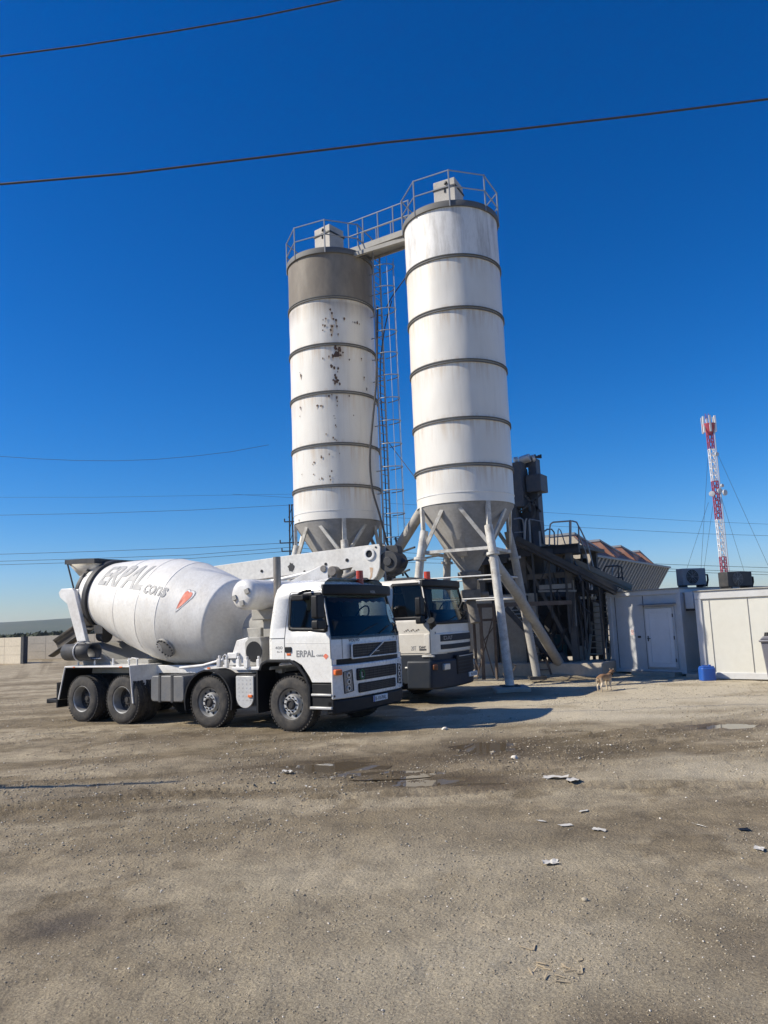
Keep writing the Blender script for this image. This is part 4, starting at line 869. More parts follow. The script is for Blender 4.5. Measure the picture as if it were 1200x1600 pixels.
# inclined screw conveyor from the rusty silo towards the mixer
b = MB(); p0 = P(608,880,25.6); p1 = P(654,806,24.6); sv = thing('screw_conveyor', 'dusty grey inclined screw tube between the ladder foot and the clean silo', 'conveyor', p0)
d = (p1-p0).normalized(); b.cyl(p0-d*.3, p1+d*.3, .17, n=18); b.build('tube', leg_grey, sv, world=True)
MB().cyl(p0-d*.45, p0-d*.1, .24, n=18).cyl(p0+Vector((0,0,-.1)), p0+Vector((.15,0,-1.0)), .14, n=14).build('drive_head', dark_steel, sv, world=True, bevel=.02)
b = MB()
for a, c in (((612,868,25.4),(648,855,23.6)),((612,880,25.3),(700,866,24.4)),((604,905,25.6),(640,890,24.6)),((618,840,25.5),(630,900,25.4)),((600,850,25.8),(640,905,25.2))): b.beam(P(*a), P(*c), .05, .05)
b.build('support_frame', dark_steel, sv, world=True)

KS = 1.40/RS                                     # survey scale: the shells are 2.8 m across
for o in SILO_SET+[sv]:
    o.location = Vector((0,0,CAM_H))*(1-KS)+o.location*KS; o.scale = (KS,)*3
# ================================================================== mixing plant
E1 = Vector((.85,-.53,0)).normalized(); E2 = Vector((.53,.85,0)).normalized()
def fbox(b, c, w, d, z0, z1, mi=0):            # box turned to the plant's own axes
    c = Vector((c[0], c[1], 0)); pts = [c+E1*sx*w/2+E2*sy*d/2 for sx, sy in ((-1,-1),(1,-1),(1,1),(-1,1))]
    return b.prism([(p.x, p.y) for p in pts], z0, z1, 'xy', mi)
w0 = Vector((3.8,25.7,0))
wl = thing('concrete_wall', 'weathered grey concrete wall behind the splayed silo legs', 'wall', w0); b = MB()
fbox(b, w0+E1*-1.05, 4.5, .25, 0, 2.62); b.build('wall', concrete, wl, world=True, bevel=.015)
b = MB()
for t in (-2.6,-1.4,-.2,.9): fbox(b, w0+E1*t-E2*.17, .14, .1, .4, 2.55)
each(b, 'wall_post', dark_steel, wl, world=True)
kb = thing('concrete_plinth', 'low sunlit concrete plinth along the foot of the plant', 'plinth', (4.4,25.6,0)); b = MB()
fbox(b, Vector((4.5,25.35,0)), 5.2, 1.5, 0, .42); b.build('plinth', concrete_lt, kb, world=True, bevel=.03)
# trestle table with crossed bars
tr = thing('steel_trestle', 'rusty steel trestle with crossed braces beside the pump truck front', 'frame', P(760,1060,23.9)); b = MB()
for (x, y0, y1, Y) in ((753,948,1062,23.9),(774,946,1063,24.1),(742,950,1050,24.9),(783,945,1040,25.2)): b.tube([P(x-3,y0,Y), P(x+3,y1,Y)], .055 if x in (753,) else .045, 8)
b.beam(P(712,948,24.2), P(893,941,24.2), .09, .13); b.beam(P(735,970,24.4), P(790,967,24.4), .07, .07)
for a, c in (((745,960),(772,1056)),((772,958),(746,1056)),((776,965),(792,1020)),((757,1000),(785,960))): b.tube([P(*a,24.3), P(*c,24.3)], .018, 6)
b.build('frame', rust_steel, tr, world=True)
# tangle of bent bars at the leg foot
b = MB()
for pts in ([(745,1062),(748,1045),(742,1030)],[(790,1058),(797,1050),(785,1042)],[(782,1066),(790,1062),(786,1052),(793,1048)],[(790,1042),(798,1036),(806,1040),(800,1052)]): b.tube([P(x,y,23.2) for x, y in pts], .014, 5)
tag(b.build('bent_rebar', rust_steel), 'bent rusty reinforcing bars sticking up round the front silo leg foot', 'rebar')
# stairway under the plant
st = thing('plant_stair', 'dark steep stair descending from the silo legs to the earth pile', 'stair', P(882,1050,24.6)); b = MB()
a0, a1 = P(790,950,23.8), P(880,1048,24.4); off = E2*.6
for o in (off*0, off): b.beam(a0+o, a1+o, .05, .16)
b.build('stringer', dark_steel, st, world=True); b = MB()
for k in range(1, 17):
    p = a0.lerp(a1, k/17); b.beam(p+off*.05+Vector((0,0,.04)), p+off*.95+Vector((0,0,.04)), .14, .03)
b.build('treads', grey_plate, st, world=True); b = MB()
for u, v in (((823,1000),(837,1070)),((853,1030),(862,1056)),((834,1000),(843,1060))): b.beam(P(*u,24.2), P(*v,24.2), .06, .06)
for y in (1010,1022,1034,1047): b.beam(P(825+(y-1000)*.19,y,24.2), P(856+(y-1000)*.1,y-1,24.2), .03, .03)
b.build('support', rust_steel, st, world=True)
b = MB(); pp = thing('slanted_pipe', 'thick dusty grey pipe slanting from the front silo leg down to the earth pile', 'pipe', P(886,1052,24.6))
b.tube([P(771,872,20.75), P(776,884,20.8), P(806,925,21.6), P(886,1056,24.7)], .15, 18); b.build('pipe', leg_grey, pp, world=True)
b = MB(); q = P(880,1040,24.7); b.lathe([(-.05,.42),(.25,.34),(.75,.2)], (q.x,q.y,0), (-.25,-.1,1), 20); b.build('foot_collar', dark_steel, pp, world=True)
# batching plant: posts, deck, mixer, tower
pc = Vector((5.55,27.5,0)); bp_ = thing('batching_plant', 'dark steel batching plant with hoist tower behind the clean silo', 'plant', pc); b = MB()
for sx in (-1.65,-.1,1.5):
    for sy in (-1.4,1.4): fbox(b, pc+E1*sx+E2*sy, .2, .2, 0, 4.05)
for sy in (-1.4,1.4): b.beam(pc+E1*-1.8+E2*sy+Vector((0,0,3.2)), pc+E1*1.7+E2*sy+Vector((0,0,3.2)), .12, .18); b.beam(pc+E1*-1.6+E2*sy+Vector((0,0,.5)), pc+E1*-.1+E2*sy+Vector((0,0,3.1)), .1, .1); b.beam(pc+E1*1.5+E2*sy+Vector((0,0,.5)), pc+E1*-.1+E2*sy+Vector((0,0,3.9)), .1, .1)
b.build('frame', M('lightened_frame',(.10,.095,.088),.8,dirt=(.2,.175,.145),damt=.6,dscale=3), bp_, world=True)  # frame colour lightened to stand in for sunlit steel
b = MB(); fbox(b, pc, 3.7, 3.1, 4.05, 4.17); fbox(b, pc-E2*1.5, 3.8, .1, 3.9, 4.2); fbox(b, pc+E1*-1.5-E2*1.3, 1.9, 1.0, 3.72, 3.9); b.build('deck', dark_steel, bp_, world=True)
b = MB(); fbox(b, pc+E2*1.5-E1*.3, 3.0, .06, .42, 3.9); b.build('dark_backing', dark_steel, bp_, world=True)  # added dark sheet, blocks the bright view through the plant
b = MB(); fbox(b, pc+E1*-.55+E2*.1, 2.0, 2.2, 2.5, 3.95); c = pc+E1*-.5
b.lathe([(0,1.0),(-.9,.35),(-1.2,.32)], c+Vector((0,0,2.5)), (0,0,1), 16); b.cyl(c-E2*1.25+Vector((0,0,3.1)), c-E2*1.0+Vector((0,0,3.1)), .5, n=24); b.build('mixer', blue_steel, bp_, world=True, bevel=.04)
b = MB(); fbox(b, pc+E1*-1.55-E2*.55, 1.0, 1.3, .42, 4.0); fbox(b, pc+E1*.9+E2*.9, 1.4, .9, .42, 2.3); fbox(b, pc+E1*.1-E2*1.2, .5, .4, .42, 1.9); b.build('panel_housing', dark_steel, bp_, world=True, bevel=.03)
b = MB()
random.seed(5)
for k in range(64):                                                 # pipes, hoses and brackets in the gloom under the deck
    u = pc+E1*random.uniform(-1.2,1.9)-E2*random.uniform(.9,1.7); v = u+E1*random.uniform(-.5,.5)+E2*random.uniform(-.2,.3); z1 = random.uniform(1.2,3.9); z2 = z1-random.uniform(.3,1.4)
    b.tube([u+Vector((0,0,z1)), (u+v)/2+Vector((0,0,(z1+z2)/2-random.uniform(0,.2))), v+Vector((0,0,z2))], random.uniform(.012,.045), 6)
b.build('pipework', dark_steel, bp_, world=True)
b = MB(); fbox(b, pc+E1*1.55-E2*1.45, .12, .10, 1.5, 3.0); fbox(b, pc+E1*1.0-E2*1.5, 1.1, .12, 2.75, 2.9); b.beam(pc+E1*.4-E2*1.5+Vector((0,0,2.7)), pc+E1*1.7-E2*1.5+Vector((0,0,2.65)), .06, .06); b.build('pale_beam', grey_plate, bp_, world=True)  # pale colour stands in for sun on these struts
tw = MB()                                                            # hoist tower on the deck
def tbox(b, x0, x1, y0, y1, Y, dep, mi=0):                          # upright box whose near face spans photo px x0..x1 / y0..y1 at depth Y
    p = P((x0+x1)/2, y1, Y); q = P((x0+x1)/2, y0, Y); w = (x1-x0)/1200*Y
    return b.prism([(a.x, a.y) for a in [Vector((p.x,p.y,0))+E1*sx*w*.52+E2*(sy*dep) for sx, sy in ((-1,0),(1,0),(1,1),(-1,1))]], p.z, q.z, 'xy', mi)
tbox(tw, 800,818,722,792,26.9,.55); tbox(tw, 833,846,716,855,27.1,.45); tbox(tw, 800,812,790,856,27.3,.4); tbox(tw, 818,834,722,729,27.3,.2)
tbox(tw, 822,846,741,768,26.8,.7); tbox(tw, 805,838,768,778,27.3,.5); tbox(tw, 806,836,800,850,27.5,.7); tbox(tw, 815,826,770,800,27.4,.3)
tw.build('tower', blue_steel, bp_, world=True, bevel=.02)
b = MB(); b.cyl(P(803,720,27.2), P(809,719,27.2), .13, n=16); b.cyl(P(813,720,27.2), P(828,715,27.0), .15, n=18); b.cyl(P(831,717,27.1), P(835,716,27.1), .14, n=16); each(b, 'hoist_drum', silver, bp_, world=True)
b = MB()
for x in (836,839,842,845): p = P(x,716,27.2); b.beam(p, p+Vector((0,0,random.uniform(.08,.22))), .06,.06)
for k in range(5): b.tube([P(820+k*3,728+k*5,27.3), P(824+k*2,748+k*6,27.2)], .02, 5)
for x0, y0, x1, y1 in ((812,800,846,772),(815,770,845,800),(836,780,848,850),(806,792,816,850),(820,850,840,790)): b.beam(P(x0,y0,26.9), P(x1,y1,26.9), .05,.07)
each(b, 'tower_brace', dark_steel, bp_, world=True)
def hoop(b, pts, Y, r=.027): b.tube([P(x,y,Y) for x, y in pts], r, 7)
b = MB(); Y = 25.9
hoop(b, [(803,811),(813,809.5),(817,812),(819,820),(820,848)], Y); hoop(b, [(820,848),(821,814),(823,810)], Y-.1); hoop(b, [(804,832),(819,831)], Y, .018); hoop(b, [(827,812),(829,850)], Y, .03); hoop(b, [(843,830),(845,855)], Y, .03); hoop(b, [(827,811),(848,815)], Y, .02)
hoop(b, [(858,858),(859,826),(860,819),(864,816),(890,814)], Y); hoop(b, [(891,858),(891,816),(892,813)], Y, .045); hoop(b, [(894,814),(901,816),(904,822),(905,858)], Y); hoop(b, [(858,840),(906,836)], Y, .018)
hoop(b, [(851,830),(855,827),(862,827),(866,832),(867,858)], Y+.4); hoop(b, [(871,852),(872,829),(873,826),(876,829),(884,853)], Y+.2, .02); hoop(b, [(905,823),(918,850),(927,885)], Y-.2, .025); hoop(b, [(906,838),(915,862),(921,890)], Y-.2, .02)
b.build('guard_rail', galv, bp_, world=True)
b = MB(); b.beam(P(846,861,25.9), P(906,863,25.9), .5, .14); b.beam(P(850,855,26.3), P(906,857,26.3), .05, .2); b.build('gallery', dark_steel, bp_, world=True)
KP = .965
bp_.location = Vector((0,0,CAM_H))*(1-KP)+bp_.location*KP; bp_.scale = (KP,)*3
# inclined conveyors
tan_steel = M('tan_dusted_steel', (.34,.28,.21), .8, dirt=(.16,.12,.09), damt=.5, dscale=3)
for (a, c, w, h, mat, lab) in (((806,846,24.6),(962,925,24.2),.5,.2,dark_steel,'dark inclined belt conveyor falling from the silo towards the pale cabin'),((846,858,25.5),(986,922,24.9),.42,.16,tan_steel,'dusty tan inclined conveyor trough ending on the pale cabin roof edge')):
    p0, p1 = P(*a), P(*c); cv = thing('inclined_conveyor', lab, 'conveyor', p1, group='inclined conveyors'); b = MB(); b.beam(p0, p1, w, h); b.build('trough', tan_steel if mat is tan_steel else mat, cv, world=True, bevel=.01)
    sd = (p1-p0).normalized().cross(Vector((0,0,1))).normalized(); b = MB()
    for s_ in (-1,1): b.beam(p0+sd*s_*(w/2+.03)+Vector((0,0,.09)), p1+sd*s_*(w/2+.03)+Vector((0,0,.09)), .05, .16)
    b.build('side_rail', mat, cv, world=True); b = MB()
    for k in range(1, 6):
        p = p0.lerp(p1, k/6); b.beam(p-Vector((0,0,.1)), Vector((p.x, p.y, max(.4, p.z-1.5-.2*k))), .06, .06)
    each(b, 'support', dark_steel, cv, world=True)
# stair tower by the cabin
sb = P(932,1048,25.4); ss = thing('access_stair', 'steel stair with treads coloured as if sunlit beside the pale cabin', 'stair', (sb.x,sb.y,0)); lft, rgt = P(917,1046,25.4), P(950,1044,25.0); lft.z = rgt.z = 0
up_ = E2*1.5+Vector((0,0,2.6)); b = MB()
for p in (lft, rgt): b.beam(p, p+up_, .06, .12); b.tube([p, p+Vector((0,0,.9)), p+up_+Vector((0,0,.9))], .025, 7)
b.build('stringer', grey_plate, ss, world=True); b = MB()
for k in range(1, 14): b.beam(lft.lerp(lft+up_, k/13.5), rgt.lerp(rgt+up_, k/13.5), .16, .03)
b.build('treads', concrete_lt, ss, world=True)  # pale tread colour stands in for sunlight on the steps
ld_ = thing('stair_landing', 'dark steel landing with hoop rails above the pale stair', 'platform', P(935,925,26.2)); b = MB(); b.beam(P(898,926,26.3), P(965,924,25.6), 1.2, .12); b.build('deck', dark_steel, ld_, world=True)
b = MB(); Y = 25.7
hoop(b, [(944,918),(944,890),(946,885),(966,884),(971,886),(974,915)], Y); hoop(b, [(966,884),(967,915)], Y, .02); hoop(b, [(946,903),(972,902)], Y, .018); hoop(b, [(923,915),(924,890),(930,886),(936,888),(938,915)], Y); hoop(b, [(905,912),(906,880),(922,884)], Y)
b.build('hoop_rail', dark_steel, ld_, world=True); b = MB()
for x in (902,921,943,962): b.beam(P(x,928,26.2), Vector((P(x,928,26.2).x, P(x,928,26.2).y, .3)), .09, .09)
for a, c in (((912,930),(902,1040)),((902,940),(914,1030)),((908,860),(912,930)),((893,862),(905,930)),((916,890),(905,925)),((895,895),(925,893)),((897,910),(921,908))): b.beam(P(*a,26.0), P(*c,26.0), .05,.05)
b.build('bracing', dark_steel, ld_, world=True); b = MB(); b.beam(P(905,934,25.7), P(932,934,25.7), .1, .08); b.build('pale_beam', silver, ld_, world=True)
cb = P(911,1036,25.5); gx = thing('control_box', 'small dusty grey control box beside the foot of the stair', 'box', cb); b = MB(); fbox(b, cb, .26, .3, cb.z, cb.z+.55); b.build('box', grey_plate, gx, world=True, bevel=.03)
b = MB(); hoop(b, [(905,1036),(905,1000),(917,999)], 25.4, .02); b.build('bracket', dark_steel, gx, world=True)
tb = P(877,1036,25.9); tx = thing('teal_cabinet', 'dark teal cabinet in the shade under the plant', 'cabinet', (tb.x,tb.y,.42)); b = MB(); fbox(b, tb, .38, .3, .42, 1.25); b.build('body', teal, tx, world=True, bevel=.03); b = MB(); fbox(b, tb-E2*.155, .30, .02, .5, 1.15); b.build('door', teal, tx, world=True, bevel=.005)
# aggregate bins
A0 = P(928,868,30.0); F_ = P(1047,887,41.); B2 = Vector((F_.x-A0.x, F_.y-A0.y, 0)); LB = B2.length; B2.normalize(); B1 = Vector((B2.y,-B2.x,0)); zt = A0.z
ag = thing('aggregate_bins', 'row of grey corrugated aggregate bins with red brown rusted tops', 'bins', (A0.x, A0.y, 0))
def Bp(s, w, z): v = A0+B2*s-B1*w; return Vector((v.x, v.y, z))
b = MB(); N = 26; vs = []; drop = 2.4; ins = 1.5
for i in range(N*4+1):
    s_ = LB*(i//4+(0,.10,.5,.60)[i % 4])/N; c = (0,-.17,-.17,0)[i % 4]
    vs += [Bp(s_, 0-c, zt), Bp(s_, ins-c, zt-drop)]
b.add(vs, [(2*i, 2*i+2, 2*i+3, 2*i+1) for i in range(N*4)]); b.build('corrugated_front', corrug, ag, world=True, angle=20)
b = MB(); b.beam(Bp(-.05,0,zt), Bp(LB,0,zt), .1, .08); b.add([Bp(LB,0,zt),Bp(LB,ins,zt-drop),Bp(LB,3.2,zt-drop),Bp(LB,3.4,zt)], [(0,1,2,3)]); b.build('edge_beam', corrug, ag, world=True)
b = MB(); sh = MB(); nb = 4
for k in range(nb):
    s0 = LB*k/nb+.02; s1 = LB*(k+1)/nb-.02; zn = .92-.06*k; zf = .46 if k < nb-1 else .08
    sh.add([Bp(s0,0,zt+.03),Bp(s1,0,zt+.03),Bp(s1,.75,zt+zf),Bp(s0,.75,zt+zn),Bp(s1,3.4,zt+zf-.05),Bp(s0,3.4,zt+zn-.05)], [(0,1,2,3),(3,2,4,5)])
    b.beam(Bp(s0,.72,zt+zn+.02), Bp(s1,.72,zt+zf+.02), .06, .07); b.beam(Bp(s0,.7,zt+zn+.02), Bp(s0,3.4,zt+zn), .07, .09)
    sh.add([Bp(s0,.02,zt),Bp(s0,.75,zt+zn),Bp(s0,3.4,zt+zn-.05),Bp(s0,3.4,zt)], [(0,1,2,3)])
sh.build('rusted_cover', brown_rust, ag, world=True, angle=10); b.build('divider', corrug, ag, world=True)
ew = MB(); pr = [Bp(-.08,-.02,zt-.02),Bp(-.08,.70,zt+.80),Bp(-.08,1.5,zt+.86),Bp(-.08,3.6,zt+.86),Bp(-.08,3.6,.3),Bp(-.08,1.45,.3),Bp(-.08,1.45,zt-2.3)]
ew.add(pr+[p-B2*.12 for p in pr], [tuple(range(7)), tuple(range(13,6,-1))]+[(i,(i+1)%7,7+(i+1)%7,7+i) for i in range(7)]); ew.build('end_wall', concrete_lt, ag, world=True)
b = MB()
for w_ in (.35,1.15,2.0,2.9): b.beam(Bp(-.25,w_,zt+.3), Bp(-.25,max(w_,1.0),.4), .09, .09)
each(b, 'wall_post', dark_steel, ag, world=True)
# ================================================================== cabins
def cabin(name, C, dvec, Lf, dep, hgt, label, mat, post_w, sill, beam_h):
    d = Vector((*dvec,0)).normalized(); n = Vector((-d.y, d.x, 0))           # n points into the cabin
    t = thing(name, label, 'cabin', (*C,0), math.atan2(d.y, d.x), 'site cabins')
    z0 = sill[0]
    b = MB().box(.04,Lf-.04,.05,dep-.05,z0+.02,hgt-.04); b.build('wall_panels', mat, t)
    b = MB(); b.box(0,Lf,0,.14,z0,sill[1]); b.box(0,Lf,0,.14,hgt-beam_h,hgt); b.box(0,post_w,.004,.14,sill[1],hgt-beam_h); b.box(Lf-post_w,Lf,.004,.14,sill[1],hgt-beam_h)
    b.box(0,.12,.14,dep,z0,sill[1]); b.box(Lf-.12,Lf,.14,dep,z0,sill[1]); b.box(0,.12,.14,dep,hgt-beam_h,hgt); b.box(Lf-.12,Lf,.14,dep,hgt-beam_h,hgt); b.box(0,Lf,dep,dep+.1,z0,hgt)
    b.build('frame', panel_grey, t, bevel=.012); MB().box(-.03,Lf+.03,-.04,dep+.12,hgt,hgt+.03).build('roof', grey_plate, t, bevel=.008)
    return t
d1 = (1.5,-2.15); k1 = cabin('site_cabin', (6.99,24.72), d1, 2.66, 5.5, 2.52, 'pale grey site cabin with a white door, mostly in silo shade', panel_grey, .14, (.06,.16), .14)
b = MB(); b.box(.02,.30,.3,.5,0,.06); b.box(2.2,2.5,.3,.5,0,.06); b.box(1.0,2.5,-.35,-.02,0,.12); each(b, 'foot_block', concrete, k1)
dr = MB().box(1.36,2.41,.0,.06,.20,2.02).build('door_frame', panel_grey, k1, bevel=.01); dl = MB().box(1.42,2.35,-.03,.0,.24,1.97).build('door', pvc, k1, bevel=.012)
b = MB()
for x0, x1, z0, z1 in ((1.54,2.23,1.83,1.85),(1.54,2.23,.36,.38),(1.54,1.56,.36,1.85),(2.21,2.23,.36,1.85)): b.box(x0,x1,-.045,-.031,z0,z1)
b.build('door_moulding', pvc, dl, bevel=.004); MB().box(1.46,1.49,-.05,-.031,1.0,1.16).box(1.465,1.58,-.085,-.06,1.07,1.09).build('handle', dark_steel, dl, bevel=.004)
b = MB()
for z in (.45,1.1,1.75): b.cyl((2.36,-.02,z-.05),(2.36,-.02,z+.05),.015,n=8)
each(b, 'hinge', dark_steel, dl); MB().prism([(-.22,2.08),(.0,2.12),(.0,2.08)], 1.26, 2.5, 'yz').build('door_canopy', grey_plate, k1)
b = MB()
for x in (.28,1.33): b.box(x-.006,x+.006,.035,.05,.17,2.37)
each(b, 'panel_joint', dark_steel, k1)
nt_ = MB().box(.78,.95,.036,.048,1.17,1.42).build('notice_paper', white_mark, k1); b = MB(); b.tube([(.865+.04*math.cos(a),.033,1.30+.04*math.sin(a)) for a in np.linspace(0,2*math.pi,16,endpoint=False)], .007, 4, closed=True); b.beam((.84,.034,1.27),(.89,.034,1.33),.012,.004)
for z in (1.20,1.225): b.box(.81,.92,.031,.035,z,z+.008)
b.build('notice_print', red_mark, nt_); MB().box(1.05,1.16,.02,.05,1.1,1.16).build('switch_box', dark_steel, k1, bevel=.01)
def aircon(root_label, M_, w, h, dep, face_mat=None):
    t = thing('air_conditioner', root_label, 'air conditioner', M_.translation, 0, 'air conditioning units'); t.rotation_euler = M_.to_euler()
    MB().box(-w/2,w/2,0,dep,.0,h).build('casing', face_mat or panel_grey, t, bevel=.02); b = MB()
    for k in range(5): b.tube([(-.1*w+(h*.085*(k+1))*math.cos(a),-.012,h/2+(h*.085*(k+1))*math.sin(a)) for a in np.linspace(0,2*math.pi,22,endpoint=False)], .005, 4, closed=True)
    for k in range(8): a = k*math.pi/4; b.beam((-.1*w,-.012,h/2),(-.1*w+h*.42*math.cos(a),-.012,h/2+h*.42*math.sin(a)),.006,.006)
    b.build('fan_grille', galv, t); MB().cyl((-.1*w,-.004,h/2),(-.1*w,-.001,h/2),h*.42,n=28).build('fan_opening', black_plastic, t)
    MB().box(-w/2+.05,-w/2+.12,-.02,dep+.02,-.06,.0).build('foot', dark_steel, t); MB().box(w/2-.12,w/2-.05,-.02,dep+.02,-.06,.0).build('foot', dark_steel, t); b = MB(); b.tube([(w/2,.1,h*.6),(w/2+.12,.1,h*.6),(w/2+.14,.12,h*.3),(w/2+.1,.15,-.05)], .03, 7); b.build('pipe', black_plastic, t); return t
def at_cabin(k, x, y, z, rz=0): return Matrix.Translation(k.location) @ Matrix.Rotation(k.rotation_euler.z,4,'Z') @ Matrix.Translation((x,y,z)) @ Matrix.Rotation(rz,4,'Z')
aircon('grey air conditioner with round fan on the roof of the shaded cabin', at_cabin(k1,2.70,.75,2.61,R(70)), .80, .50, .32, M('shaded_casing',(.22,.24,.26),.6,dirt=(.14,.13,.12),damt=.5,dscale=3))  # casing colour darkened to carry its shade
aircon('white boxed air conditioner bracketed on the cabin side wall in the gap', at_cabin(k1,2.95,.55,1.92,R(90)), .70, .50, .28)
d2 = (1.43,-1.25); k2 = cabin('site_cabin', (8.46,21.38), d2, 6.0, 2.42, 2.38, 'cream sunlit site cabin at the right with white corner post', panel_cream, .17, (.03,.20), .21)
b = MB()
for x in (.37,1.36,2.4,3.45,4.5): b.box(x-.006,x+.006,.032,.05,.21,2.16)
each(b, 'panel_joint', grey_plate, k2); MB().box(-.45,-.05,.1,.5,0,.14).build('foot_block', concrete, k2)
ra = aircon('dark boxed air conditioner on the roof of the sunlit cream cabin', at_cabin(k2,1.15,.35,2.47,R(62)), .86, .40, .34, dark_steel)
# barrel and wheelie bin
bl = G(1106,1064); br = thing('plastic_drum', 'small blue plastic drum in front of the cream cabin corner', 'drum', bl)
MB().prism(round_rect(-.19,.19,-.15,.15,.06), 0, .36, 'xy').build('body', blue_plastic, br, bevel=.03); b = MB().prism(round_rect(-.17,.17,-.13,.13,.05), .355, .39, 'xy'); b.cyl((.08,0,.39),(.08,0,.425),.04,n=12); b.box(-.12,.02,-.02,.02,.40,.42); b.build('cap', blue_plastic, br, bevel=.015)
wb = G(1217,1064); wn = thing('wheelie_bin', 'grey plastic wheelie bin at the right edge by the cream cabin', 'bin', wb, R(-35))
b = MB(); frust(b, (0,0,1.0), .56, .62, (0,0,.04), .42, .44); b.build('body', bin_grey, wn, bevel=.03); b = MB().box(-.32,.32,-.36,.34,1.0,1.06); b.prism([(-.30,1.06),(.30,1.06),(.22,1.15),(-.22,1.15)], -.30,.30); b.build('lid', bin_grey, wn, bevel=.025)
MB().tube([(-.2,.36,.98),(-.2,.44,1.0),(.2,.44,1.0),(.2,.36,.98)], .02).build('handle', black_plastic, wn); each(MB().cyl((-.24,.22,.1),(-.18,.22,.1),.1,n=20).cyl((.18,.22,.1),(.24,.22,.1),.1,n=20), 'wheel', black_plastic, wn); MB().cyl((-.12,-.1,1.15),(-.12,-.1,1.24),.1,.08,14).build('knob', black_plastic, wn)
# ================================================================== boundary walls on the left
for lab, (x0, y0), (x1, y1), h in (('near cream concrete boundary wall ending in a dark square end at far left',(-52,70.5),(-24.9,52.6),1.78),('farther cream concrete boundary wall running behind the mixer chute',(-28.6,60.5),(8,54),1.78)):
    w = thing('boundary_wall', lab, 'wall', (x1,y1,0), math.atan2(y1-y0,x1-x0), 'boundary walls'); L = math.hypot(x1-x0,y1-y0); b = MB(); n = max(2,int(L/2.0))
    for k in range(n):
        for j in range(3): b.box(-L+L*k/n+.01,-L+L*(k+1)/n-.01,0,.22,h*j/3+.006,h*(j+1)/3-.006)
    b.build('wall_panels', M('cream_concrete',(.60,.53,.41),.9,dirt=(.44,.38,.29),damt=.5,dscale=.7) if 'cream_concrete' not in bpy.data.materials else bpy.data.materials['cream_concrete'], w, bevel=.01)
    MB().box(-L,0.02,.02,.20,0,h-.02).build('wall_core', concrete, w); b = MB().box(.02,.34,-.05,.27,0,h+.03); b.build('wall_end', dark_steel if 'near' in lab else concrete, w)  # near wall's end coloured dark to stand for its shaded face
# ================================================================== mast, pylon, wires
mb_ = P(1133,905,150); mt = P(1106.5,655,150); mast = thing('radio_mast', 'tall red and white lattice telecom mast beyond the cabins', 'mast', (mb_.x, mb_.y, 0))
def mz(y): return P(1106+(y-645)*.107, y, 150).z
def mxp(z): return mb_.x+(mt.x-mb_.x)*z/40
secs = [(0,mz(870),1,'r'),(mz(870),mz(812),0,'w'),(mz(812),mz(752),1,'r'),(mz(752),mz(702),0,'w'),(mz(702),mz(668),1,'r')]
def corners(z): h = .46; return [Vector((mxp(z)+sx*h, 150+sy*h, z)) for sx, sy in ((-1,-1),(1,-1),(1,1),(-1,1))]
for z0, z1, r_, nm in secs:
    b = MB(); k = max(2, int((z1-z0)/1.15))
    for i in range(4): b.beam(corners(z0)[i], corners(z1)[i], .14, .14)
    for j in range(k):
        a = corners(z0+(z1-z0)*j/k); c = corners(z0+(z1-z0)*(j+1)/k)
        for i in range(4): b.beam(a[i], c[(i+1)%4], .10, .10); b.beam(c[i], c[(i+1)%4], .11, .11)
    b.build('lattice_section', mast_red if r_ else mast_white, mast, world=True)
b = MB(); c = Vector((mxp(30),150.1,0))
for k in range(26): z = .5+k*1.4; b.beam((mxp(z)+.7,149.4,z),(mxp(z+1.4)+.7,149.4,z+1.4),.14,.14)
b.build('cable_run', antenna_grey, mast, world=True)
ztop = mz(660)
for a in range(6):
    an = R(20+60*a); x = mxp(ztop)+1.25*math.cos(an); y = 150+1.25*math.sin(an); MB().box(x-.17,x+.17,y-.12,y+.12,mz(676),mz(651)).build('panel_antenna', mast_white if a % 2 else antenna_grey, mast, world=True)
b = MB(); b.lathe([(0,.5),(2.0,1.35),(2.15,1.35)], (mxp(ztop),150,mz(679)), (0,0,1), 10)
for k in range(4): b.beam((mxp(ztop)-.5+.3*k,150,mz(655)),(mxp(ztop)-.5+.3*k,150,mz(646)-.3*(k%2)),.08,.08)
b.build('top_frame', mast_red, mast, world=True)
for dx, yy, r in ((-1.0,772,.55),(.4,768,.5),(1.25,771,.6),(.55,711,.4),(.9,760,.35)):
    z = mz(yy); MB().lathe([(0,.001),(.1,r*.5),(.28,r),(.55,r*.95),(.6,.001)], (mxp(z)+dx,149.6,z), (dx*.4,-1,0), 16).build('dish_antenna', antenna_grey, mast, world=True)
MB().box(mxp(0)-.9,mxp(0)+.9,149.1,150.9,0,.4).build('footing', concrete, mast, world=True)
for n_, (a, c) in enumerate((((1106,715),(1078,885)),((1107,785),(1083,890)),((1114,790),(1119,905)),((1118,702),(1197,915)),((1125,770),(1193,915)),((1128,800),(1152,900)))):
    p = P(*a,150); q = P(*c,150); dd = (q-p).normalized(); q = p+dd*(p.z/abs(dd.z)); q.y += (-8,6,10,-5,8,9)[n_]
    tag(MB().tube([p, q], .03, 4).build('guy_wire', wire_black), 'thin steel guy wire bracing the red and white mast', 'guy wire', 'mast guy wires')
py_ = thing('power_pylon', 'slender far power pole with crossarms just left of the rusty silo', 'power pole', (P(455,960,95).x,95,0)); x = P(455,830,95).x; b = MB()
zt_ = P(455,788,95).z; b.beam((x-.35,95,0),(x-.15,95,zt_),.16,.16); b.beam((x+.35,95,0),(x+.15,95,zt_),.16,.16)
for k in range(10): z = zt_*k/10; b.beam((x-.3,95,z),(x+.3,95,z+zt_/10),.07,.07)
b.build('pole', dark_steel, py_, world=True); b = MB()
